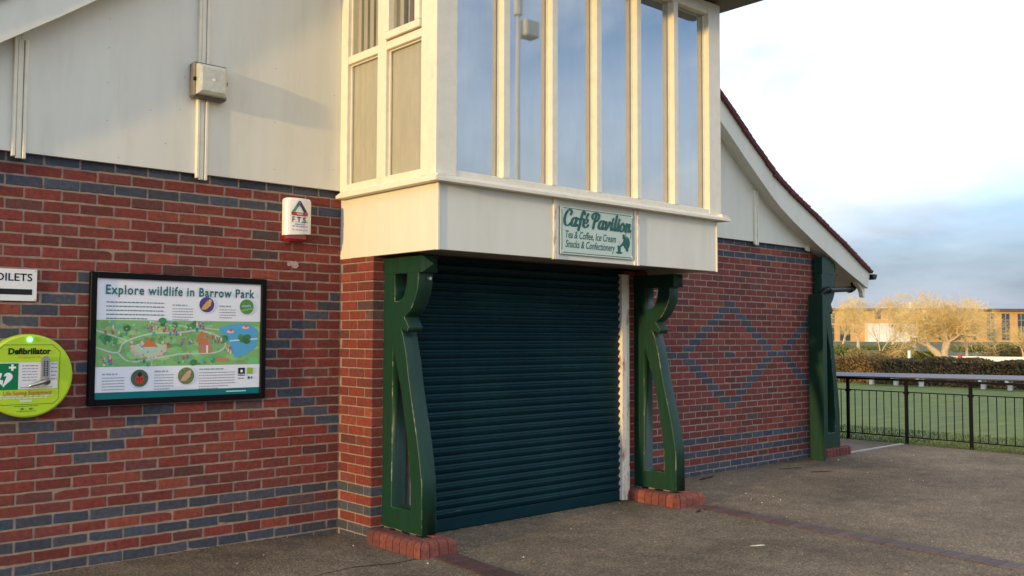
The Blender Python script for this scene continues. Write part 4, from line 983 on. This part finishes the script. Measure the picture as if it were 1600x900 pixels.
# ------------------------------------------------------------------ railing
rl = empty('railing', (9.75, -.5, 0), 'black metal railing with a flat grey top board along the lawn', 'railing')
XRl = 9.75; posts = [-.055+.93*k for k in range(-5, 4)]
for y in posts:
    m = MB(); m.cbox(XRl-.02, XRl+.02, y-.022, y+.022, -.1, .93, .003); m.box(XRl-.035, XRl+.035, y-.03, y+.03, .72, .76); m.build('post', M['railblack'], rl)
m = MB(); m.box(XRl-.012, XRl+.012, -4.75, 2.75, .742, .757); m.build('rail', M['railblack'], rl)
m = MB(); m.box(XRl-.014, XRl+.014, -4.75, 2.75, .078, .094); m.build('rail', M['railblack'], rl)
bm_ = MB(); bm_.tube([(0,0,0),(0,0,.66)], .0075, 8); me = bpy.data.meshes.new('baluster'); me.from_pydata(bm_.v, [], bm_.f); me.materials.append(M['railblack'])
for a, b_ in zip(posts[:-1], posts[1:]):
    for i in range(1, 8):
        o = bpy.data.objects.new('baluster', me); COL.objects.link(o); o.parent = rl; o.location = (0, a+(b_-a)*i/8+.5, .088)
m = MB(); V = []
for y, dz in ((-4.8, .075), (2.8, -.025)):
    V += [(XRl-.07, y, .945+dz), (XRl-.075, y, .962+dz), (XRl+.16, y, 1.012+dz), (XRl+.165, y, .995+dz)]
m.poly(V, [(0,1,2,3),(7,6,5,4),(0,4,5,1),(1,5,6,2),(2,6,7,3),(3,7,4,0)]); m.build('top_board', M['shelf'], rl)
m = MB(); m.box(XRl-.03, XRl+.03, -4.75, 2.75, .915, .944); m.build('rail', M['railblack'], rl)

# ------------------------------------------------------------------ benches on the far edge of the lawn
def bench(y0, y1, nl, label):
    r = empty('bench', (26.5, (y0+y1)/2, -.06), label, 'bench', 'benches along the hedge')
    for i in range(nl):
        y = y0+(y1-y0)*i/(nl-1)
        m = MB(); m.cbox(26.44, 26.56, y-.065, y+.065, -.06, .24, .01); m.cbox(26.42, 26.58, y-.075, y+.075, .24, .30, .01); m.cbox(26.20, 26.44, y-.05, y+.05, .18, .26, .01); m.build('leg', M['benchwhite'], r)
    for x in (26.22, 26.33, 26.44):
        m = MB(); m.cbox(x-.05, x+.05, y0-.25, y1+.25, .262, .282, .004); m.build('slat', M['benchgreen'], r)
bench(7.3, 9.0, 3, 'long bench with three white supports and green slats, nearest the pavilion')
bench(3.0, 5.35, 4, 'long bench with white supports and green slats at the right edge of the photo')

# ------------------------------------------------------------------ foliage
def leaf_cloud(name, fn, n, size, m, parent=None, seed=1):
    r = random.Random(seed); g = MB()
    for i in range(n):
        p = Vector(fn(r)); a = Vector((r.gauss(0,1), r.gauss(0,1), r.gauss(0,1))).normalized(); b_ = a.orthogonal().normalized(); s_ = size*r.uniform(.5, 1.3)
        c = a.cross(b_)
        g.face([p-b_*s_, p+c*s_*.45, p+b_*s_, p-c*s_*.45])
    return g.build(name, m, parent, fixn=False)
def hedge_pt(y0, y1, x0, x1, h):
    def f(r):
        y = r.uniform(y0, y1); k = r.random(); top = h+.05*math.sin(y*2.1)+.04*math.sin(y*5.3+1)
        if k < .55: return (x0+abs(r.gauss(0, .07)), y, r.uniform(-.08, top))
        if k < .9: return (r.uniform(x0, x1), y, top-abs(r.gauss(0, .06)))
        return (r.uniform(x0, x1), y, r.uniform(0, top))
    return f
hd = empty('hedge', (27.5, 3, -.1), 'long clipped brown green hedge behind the bowling green', 'hedge')
leaf_cloud('foliage', hedge_pt(-4, 16, 27.1, 28.3, .84), 42000, .05, M['hedge'], hd, 3)
m = MB(); m.box(27.2, 28.2, -4, 16, -.1, .72); m.build('core', mat('hedge_core', (.03,.022,.01), .95, .3, 5), hd)
def bush(loc, rx, rz, n, size, m, label, name='shrub', seed=1):
    o = empty(name, loc, label, 'shrub'); r0 = random.Random(seed); lobes = [(Vector((r0.uniform(-.6,.6)*rx, r0.uniform(-.6,.6)*rx, rz*r0.uniform(.3,.75))), r0.uniform(.35,.6)) for _ in range(9)]
    L = Vector(loc)
    def f(r):
        c, s_ = r.choice(lobes); v = Vector((r.gauss(0,1), r.gauss(0,1), r.gauss(0,1))).normalized()*r.uniform(.6, 1)**.5
        q = L+c+Vector((v.x*rx*s_, v.y*rx*s_, v.z*rz*s_)); q.z = max(q.z, L.z); return q
    leaf_cloud('foliage', f, n, size, m, o, seed)
    b = MB()
    for k in range(7):
        c, s_ = lobes[k]; b.tube([L, L+c*.6+Vector((0,0,.02)), L+c*1.2], [.04*rz, .025*rz, .008*rz], 5)
    b.build('stem', M['bark'], o)
def place(u, v_, depth):
    d = FW+RT*((u-800)/FPX)-UP*((v_-450)/FPX); return CAM+d*depth
def gnd(u, depth, z=-.14):
    p = place(u, 450, depth); return Vector((p.x, p.y, z))
bush(gnd(1345, 42), 1.1, 1.0, 5000, .06, M['goldshrub'], 'rounded golden shrub rising just behind the lit end of the hedge', seed=4)
bush(gnd(1311, 60), 1.5, .95, 4000, .08, M['shrub'], 'yellow green shrub beside the pavilion corner above the hedge', seed=5)
bush(gnd(1402, 75), 1.6, .55, 4000, .08, M['goldshrub'], 'low golden shrub in front of the white block', seed=6)
bush(gnd(1437, 72), 1.4, .60, 3500, .08, M['shrub'], 'low yellow green shrub left of the big tree trunk', seed=7)
bush(gnd(1592, 80), 2.6, .95, 6000, .09, M['goldshrub'], 'wide golden brown shrub at the right edge of the photo', seed=8)
bush(gnd(1565, 110), 3.2, .8, 5000, .1, M['shrub'], 'dull green shrub in front of the far brick building, right', seed=9)
bush(gnd(1525, 105), 3.0, .8, 5000, .1, M['shrub'], 'dark green shrub between the big tree and its slim neighbour', seed=10)
bush(gnd(1395, 120), 5.0, .62, 5000, .12, M['shrub'], 'long green shrub bed below the white block', seed=12)

def tree(loc, H, spread, label, seed, levels=6, trunk_r=.16, fork=.28, up=.35, stems=1, twigs=5500, r_t=.009):
    rnd = random.Random(seed); o = empty('bare_tree', loc, label, 'tree', 'bare winter trees beyond the hedge')
    tm, cm = MB(), MB(); tips = []
    def grow(p, d, L, r, lev):
        n = 4; path = [p]; q = p.copy(); dd = d.copy()
        for i in range(n):
            dd = (dd+Vector((rnd.gauss(0,.13), rnd.gauss(0,.13), rnd.gauss(0,.06)+up*.08))).normalized(); q = q+dd*L/n; path.append(q.copy())
        rr = [r*(1-.35*i/n) for i in range(n+1)]
        (tm if lev < 2 else cm).tube(path, rr, 7 if lev < 2 else 4 if lev < 4 else 3, cap=False)
        if lev >= levels: tips.append((path[-1], dd)); return
        k = rnd.choice((2, 3, 3)) if lev else rnd.choice((3, 4, 5))
        a0 = rnd.random()*6.28
        for i in range(k):
            a = a0+6.28*i/k+rnd.uniform(-.4,.4); perp = dd.orthogonal().normalized(); perp.rotate(Matrix.Rotation(a, 3, dd))
            sp = rnd.uniform(.35, .95)*spread
            nd = (dd+perp*sp+Vector((0,0,up*.25))).normalized()
            grow(path[-1] if i else path[-1], nd, L*rnd.uniform(.62,.86), rr[-1]*rnd.uniform(.55,.75), lev+1)
        if lev >= 1:
            for i in range(2):
                j = rnd.choice((2, 3)); perp = dd.orthogonal().normalized(); perp.rotate(Matrix.Rotation(rnd.random()*6.28, 3, dd))
                if lev+2 <= levels: grow(path[j], (dd*.6+perp).normalized(), L*.5, rr[j]*.4, lev+2)
    L0 = H*fork
    for s_ in range(stems):
        d = Vector((rnd.gauss(0,.12+.2*(stems > 1)), rnd.gauss(0,.12+.2*(stems > 1)), 1)).normalized()
        grow(Vector(loc), d, L0, trunk_r/(1 if stems == 1 else 1.5), 0)
    # fine twigs from the tips
    for i in range(twigs):
        p, d = rnd.choice(tips); L = H*rnd.uniform(.03, .10)
        nd = (d+Vector((rnd.gauss(0,.6), rnd.gauss(0,.6), rnd.gauss(0,.5)))).normalized(); st = p-d*rnd.random()*H*.05
        e = st+nd*L; w = nd.orthogonal().normalized(); w.rotate(Matrix.Rotation(rnd.random()*6.28, 3, nd)); w *= r_t*.5
        cm.face([st-w, st+w, e+w*.4, e-w*.4])
    # fit height
    zmax = max(v[2] for v in cm.v); k = H/(zmax-loc[2])
    for mbx in (tm, cm): mbx.v = [(loc[0]+(x-loc[0])*k, loc[1]+(y-loc[1])*k, loc[2]+(z-loc[2])*k) for x, y, z in mbx.v]
    tm.build('trunk', M['bark'], o, smooth=True, fixn=False); cm.build('crown', M['twig'], o, fixn=False)
def th(depth, vtop, z=-.14): return (523.8-vtop)*depth/FPX+CAM.z-z
tree(gnd(1340, 70), th(70, 453), .75, 'bare tree with upright forks nearest the pavilion eaves', 21, trunk_r=.22, fork=.32)
tree(gnd(1374, 78), th(78, 461), .55, 'slim pale bare tree in front of the white block', 22, trunk_r=.11, stems=2, fork=.3, twigs=4500)
tree(gnd(1392, 150), th(150, 449), .7, 'distant bare tree rising above the roof over the white block', 23, trunk_r=.3, fork=.3, twigs=6000, r_t=.02)
tree(gnd(1440, 260), th(260, 446), .7, 'farthest bare tree standing behind the roof line', 24, trunk_r=.5, fork=.4, twigs=7000, r_t=.035)
tree(gnd(1470, 68), th(68, 452), 1.15, 'largest bare tree with a wide golden crown and low forks', 25, levels=7, trunk_r=.28, fork=.16, up=.15, stems=3, twigs=8500)
tree(gnd(1509, 74), th(74, 461), .8, 'bare tree with a straight pale trunk right of the largest tree', 26, trunk_r=.17, fork=.36, twigs=7000)
tree(gnd(1550, 80), th(80, 488), .7, 'small sparse bare tree in front of the far window strips', 27, trunk_r=.12, fork=.34, twigs=3000)
tree(gnd(1596, 66), th(66, 505), .8, 'small bare tree cut by the right edge of the photo', 28, trunk_r=.1, fork=.3, twigs=3500)
tree(gnd(1314, 120), th(120, 470), .7, 'distant bare tree half hidden by the pavilion eaves', 29, trunk_r=.2, fork=.3, twigs=4000, r_t=.016)

# low white wall behind the hedge
A, B_ = gnd(1478, 62), gnd(1680, 58); d = (B_-A).normalized(); nn = Vector((-d.y, d.x, 0))*.12
m = MB(); m.poly([A-nn, B_-nn, B_+nn, A+nn]+[q+Vector((0,0,.44)) for q in (A-nn, B_-nn, B_+nn, A+nn)], [(0,3,2,1),(4,5,6,7),(0,1,5,4),(1,2,6,5),(2,3,7,6),(3,0,4,7)])
tag(m.build('low_wall', M['benchwhite']), 'low pale wall showing just above the hedge at right', 'wall')

q = gnd(1419, 64); m = MB(); m.cbox(q.x-.09, q.x+.09, q.y-.09, q.y+.09, -.14, .62, .02)
tag(m.build('gate_post', M['benchwhite']), 'white gate post between two golden shrubs', 'gate post')
q = A+d*((B_-A).length*.11)-nn*1.3; m = MB(); m.cbox(q.x-.2, q.x+.2, q.y-.1, q.y+.1, .05, .42, .02)
tag(m.build('notice_panel', mat('red_panel_paint', (.45,.06,.03), .6, .1, 3)), 'small red panel on the low pale wall', 'panel')

# ------------------------------------------------------------------ far building
DB = 230.; fwh = Vector((FW.x, FW.y, 0)).normalized(); rth = Vector((RT.x, RT.y, 0)).normalized()
org = Vector((CAM.x, CAM.y, 0))+fwh*DB
def S(u): return (u-800)/FPX*DB
def Zv(v_): return CAM.z+(524.5-v_)*DB/FPX
fb = empty('brick_building', org+rth*S(1450)+Vector((0,0,-.5)), 'long three storey buff brick building with a flat grey roof beyond the trees', 'building')
def fbox(name, s0, s1, z0, z1, dn, df_, m, par=fb):
    b = MB(); P = lambda s_, d_, z: tuple(org+rth*s_+fwh*d_+Vector((0,0,z)))
    b.poly([P(s0,dn,z0),P(s1,dn,z0),P(s1,df_,z0),P(s0,df_,z0),P(s0,dn,z1),P(s1,dn,z1),P(s1,df_,z1),P(s0,df_,z1)], [(0,3,2,1),(4,5,6,7),(0,1,5,4),(1,2,6,5),(2,3,7,6),(3,0,4,7)])
    return b.build(name, m, par)
zb, zt_ = Zv(538), Zv(484.5)
fbox('wall', S(1180), S(1760), -.6, zt_, 0, 14, M['farbrick'])
fbox('roof', S(1175), S(1765), zt_, Zv(480.8), -1.0, 14.6, M['farroof'])
fbox('white_block', S(1351), S(1428), -.5, Zv(504.5), -2.2, .1, M['farwhite'])
def far_window(u0, u1, v0, v1, dn=-.08, nh=1):
    w = fbox('window', S(u0), S(u1), Zv(v1), Zv(v0), dn, dn+.5, M['farglass'])
    t = .10
    for i in range(nh+1):
        z = Zv(v1)+(Zv(v0)-Zv(v1))*i/nh; fbox('frame', S(u0), S(u1), z-t/2, z+t/2, dn-.08, dn+.05, M['farframe'], w)
    fbox('frame', S((u0+u1)/2)-t/2, S((u0+u1)/2)+t/2, Zv(v1)+.06, Zv(v0)-.06, dn-.06, dn+.05, M['farframe'], w)
for u0, u1, v0, v1, n in ((1288,1303,507,532,2),(1312,1328,507,532,2),(1295,1304,488,504,1),(1320,1328,488,504,1),(1388,1398,489,498,1),(1412,1421,489,498,1),(1542,1553,488,530,4),(1565,1577,488,530,4),(1590,1600,488,530,4),(1612,1623,488,530,4),(1440,1448,488,530,4),(1466,1475,488,530,4),(1492,1500,488,530,4),(1516,1525,488,530,4)):
    far_window(u0, u1, v0, v1, nh=n)
fbox('window', S(1367), S(1376), Zv(497), Zv(485), -.1, .4, M['farglass'])
for u in (1368, 1384, 1400, 1416): fbox('joint', S(u)-.05, S(u)+.05, -.4, Zv(505), -2.24, -2.1, M['farframe'])
fbox('window', S(1399), S(1403), Zv(518), Zv(508), -2.28, -2.0, M['farglass']); fbox('window', S(1387), S(1389.5), Zv(510), Zv(506), -2.28, -2.0, M['farglass'])
fbox('window', S(1418), S(1427), Zv(534), Zv(526), -2.28, -2.0, M['farglass'])
fbox('flue', S(1427), S(1429.5), Zv(481), Zv(471), 2, 2.5, M['farwhite']); fbox('roof_light', S(1385), S(1392), Zv(481), Zv(478.5), 2, 3.5, M['farwhite']); fbox('roof_light', S(1538), S(1550), Zv(481), Zv(478.8), 2, 3.5, M['farwhite'])
# green bank in front of it
b = MB(); P = lambda s_, d_, z: tuple(org+rth*s_+fwh*d_+Vector((0,0,z)))
b.poly([P(S(1100),-60,-.15),P(S(1800),-60,-.15),P(S(1800),-3,.25),P(S(1100),-3,.25),P(S(1800),30,.25),P(S(1100),30,.25)], [(0,1,2,3),(3,2,4,5)])
tag(b.build('grass_bank', M['parkgrass'], fixn=False), 'green grass bank below the far brick building', 'bank', kind='structure')

# floodlight mast that the bay glass mirrors
fm = empty('floodlight_mast', (16.8, -18.75, 0), 'tall pale floodlight mast mirrored in the second bay pane', 'floodlight mast')
m = MB(); m.tube([(16.8,-18.75,-.1),(16.8,-18.75,6),(16.8,-18.75,12.6)], [.11,.09,.07], 12); m.build('pole', M['farwhite'], fm, smooth=True)
m = MB(); m.tube([(16.8,-18.75,12.3),(16.8,-18.75,13.2)], .15, 12); m.build('bracket', M['farwhite'], fm)
m = MB(); m.cbox(16.95, 17.6, -19.0, -18.5, 11.6, 12.2, .05); m.build('lamp_head', M['farwhite'], fm)

# ------------------------------------------------------------------ small litter and twigs on the forecourt
def litter(u, v_, L, wdt, a, m, name, label, cat):
    d = FW+RT*((u-800)/FPX)-UP*((v_-450)/FPX); t_ = -CAM.z/d.z; q = CAM+d*t_; z = gz(q.x, q.y)
    b = MB(); n = 4; ca, sa = math.cos(a), math.sin(a)
    pts = [(q.x+ca*L*(i/n-.5)+random.uniform(-.1,.1)*L*.2, q.y+sa*L*(i/n-.5)+random.uniform(-.1,.1)*L*.2, z+.006+wdt*.3+random.uniform(0,.004)) for i in range(n+1)]
    b.tube(pts, [wdt*.5]+[wdt*random.uniform(.6, 1) for _ in range(n-1)]+[wdt*.3], 6)
    tag(b.build(name, m), label, cat)
litter(1183, 854.5, .12, .006, 2.6, M['litter'], 'straw', 'white straw lying on the asphalt in the foreground', 'straw')
litter(1105, 748, .34, .012, .15, M['leafdark'], 'twig', 'long dark twig on the ground by the diamond pattern wall', 'twig')
litter(1284, 738, .30, .010, -.5, M['leafdark'], 'twig', 'short dark twig near the downpipe cover', 'twig')
litter(1235, 733, .35, .008, -.3, M['leafdark'], 'twig', 'thin dark twig on the shaded asphalt left of the pavilion corner', 'twig')
litter(1092, 800, .07, .012, .2, M['leafdark'], 'leaf', 'small dark leaf beside the long paver strip', 'leaf')
g = MB(); r3 = random.Random(9)
for i in range(150):
    x, y = r3.uniform(-3.5, 9), -abs(r3.gauss(0, 2.2))-.05
    if y < -6: continue
    s_ = r3.uniform(.003, .009)*(1 if r3.random() < .9 else 1.8); z = gz(x, y); a = r3.random()*3
    ca, sa = math.cos(a)*s_, math.sin(a)*s_
    if (-.1 < x < .45 or 2.85 < x < 3.4) and y > -1.2: continue
    g.poly([(x-ca,y-sa,z), (x+sa*.6,y-ca*.6,z), (x+ca,y+sa,z), (x-sa*.6,y+ca*.6,z), (x,y,z+s_*.9)], [(0,1,4),(1,2,4),(2,3,4),(3,0,4)])
tag(g.build('grit', M['litter'], fixn=False), 'pale grit scattered over the asphalt forecourt', 'grit', kind='stuff')

g = MB(); r4 = random.Random(17)
for i in range(520):
    k = r4.random()
    if k < .4: x, y = r4.uniform(-3.2, -.02), -abs(r4.gauss(0, .05))-.004
    elif k < .75: x, y = r4.uniform(3.4, 6.9), -abs(r4.gauss(0, .06))-.004
    elif k < .85: x, y = r4.uniform(.45, 2.8), -.53-abs(r4.gauss(0, .05))
    else: x, y = r4.uniform(-2, 8), r4.uniform(-3.5, -.3)
    if (-.06 < x < .32 or 2.85 < x < 3.3) and y > -1.2: continue
    s_ = r4.uniform(.004, .014)*(1.6 if r4.random() < .1 else 1); z = gz(x, y)+.003; a = r4.random()*6.28; t = r4.uniform(0, .6)
    ca, sa = math.cos(a)*s_, math.sin(a)*s_
    g.face([(x-ca,y-sa,z), (x+sa*.45,y-ca*.45,z+s_*t), (x+ca,y+sa,z+s_*t*.5), (x-sa*.45,y+ca*.45,z+s_*.15)])
tag(g.build('leaf_litter', mat('dead_leaf', (.055,.035,.02), .9, .5, 6), fixn=False), 'small dark dead leaves gathered along the foot of the walls', 'leaf litter', kind='stuff')

# one lettering object per word
for o in [o for o in bpy.data.objects if o.type == 'MESH' and o.name.startswith('lettering')]:
    me = o.data; V = [v.co.copy() for v in me.vertices]
    zs2 = [v.z for v in V]; gap = .14*(max(zs2)-min(zs2))
    pl = sorted(((min(V[i].x for i in p.vertices), max(V[i].x for i in p.vertices), tuple(p.vertices)) for p in me.polygons), key=lambda t: t[0])
    groups, xe = [], -1e9
    for a, b_, f in pl:
        if a-xe > gap: groups.append([])
        groups[-1].append(f); xe = max(xe, b_)
    if len(groups) < 2: continue
    cols = None
    if 'bcol' in me.color_attributes:
        cols = tuple(me.color_attributes['bcol'].data[0].color)[:3]
    mt_, par = me.materials[0], o.parent
    for gset in groups:
        b = MB(); used = {}
        for f in gset:
            b.f.append(tuple(used.setdefault(i, len(used)) for i in f)); b.c.append(cols); b.m.append(0)
        inv = sorted(used, key=used.get); b.v = [tuple(V[i]) for i in inv]
        b.build('lettering', mt_, par, fixn=False)
    bpy.data.objects.remove(o)
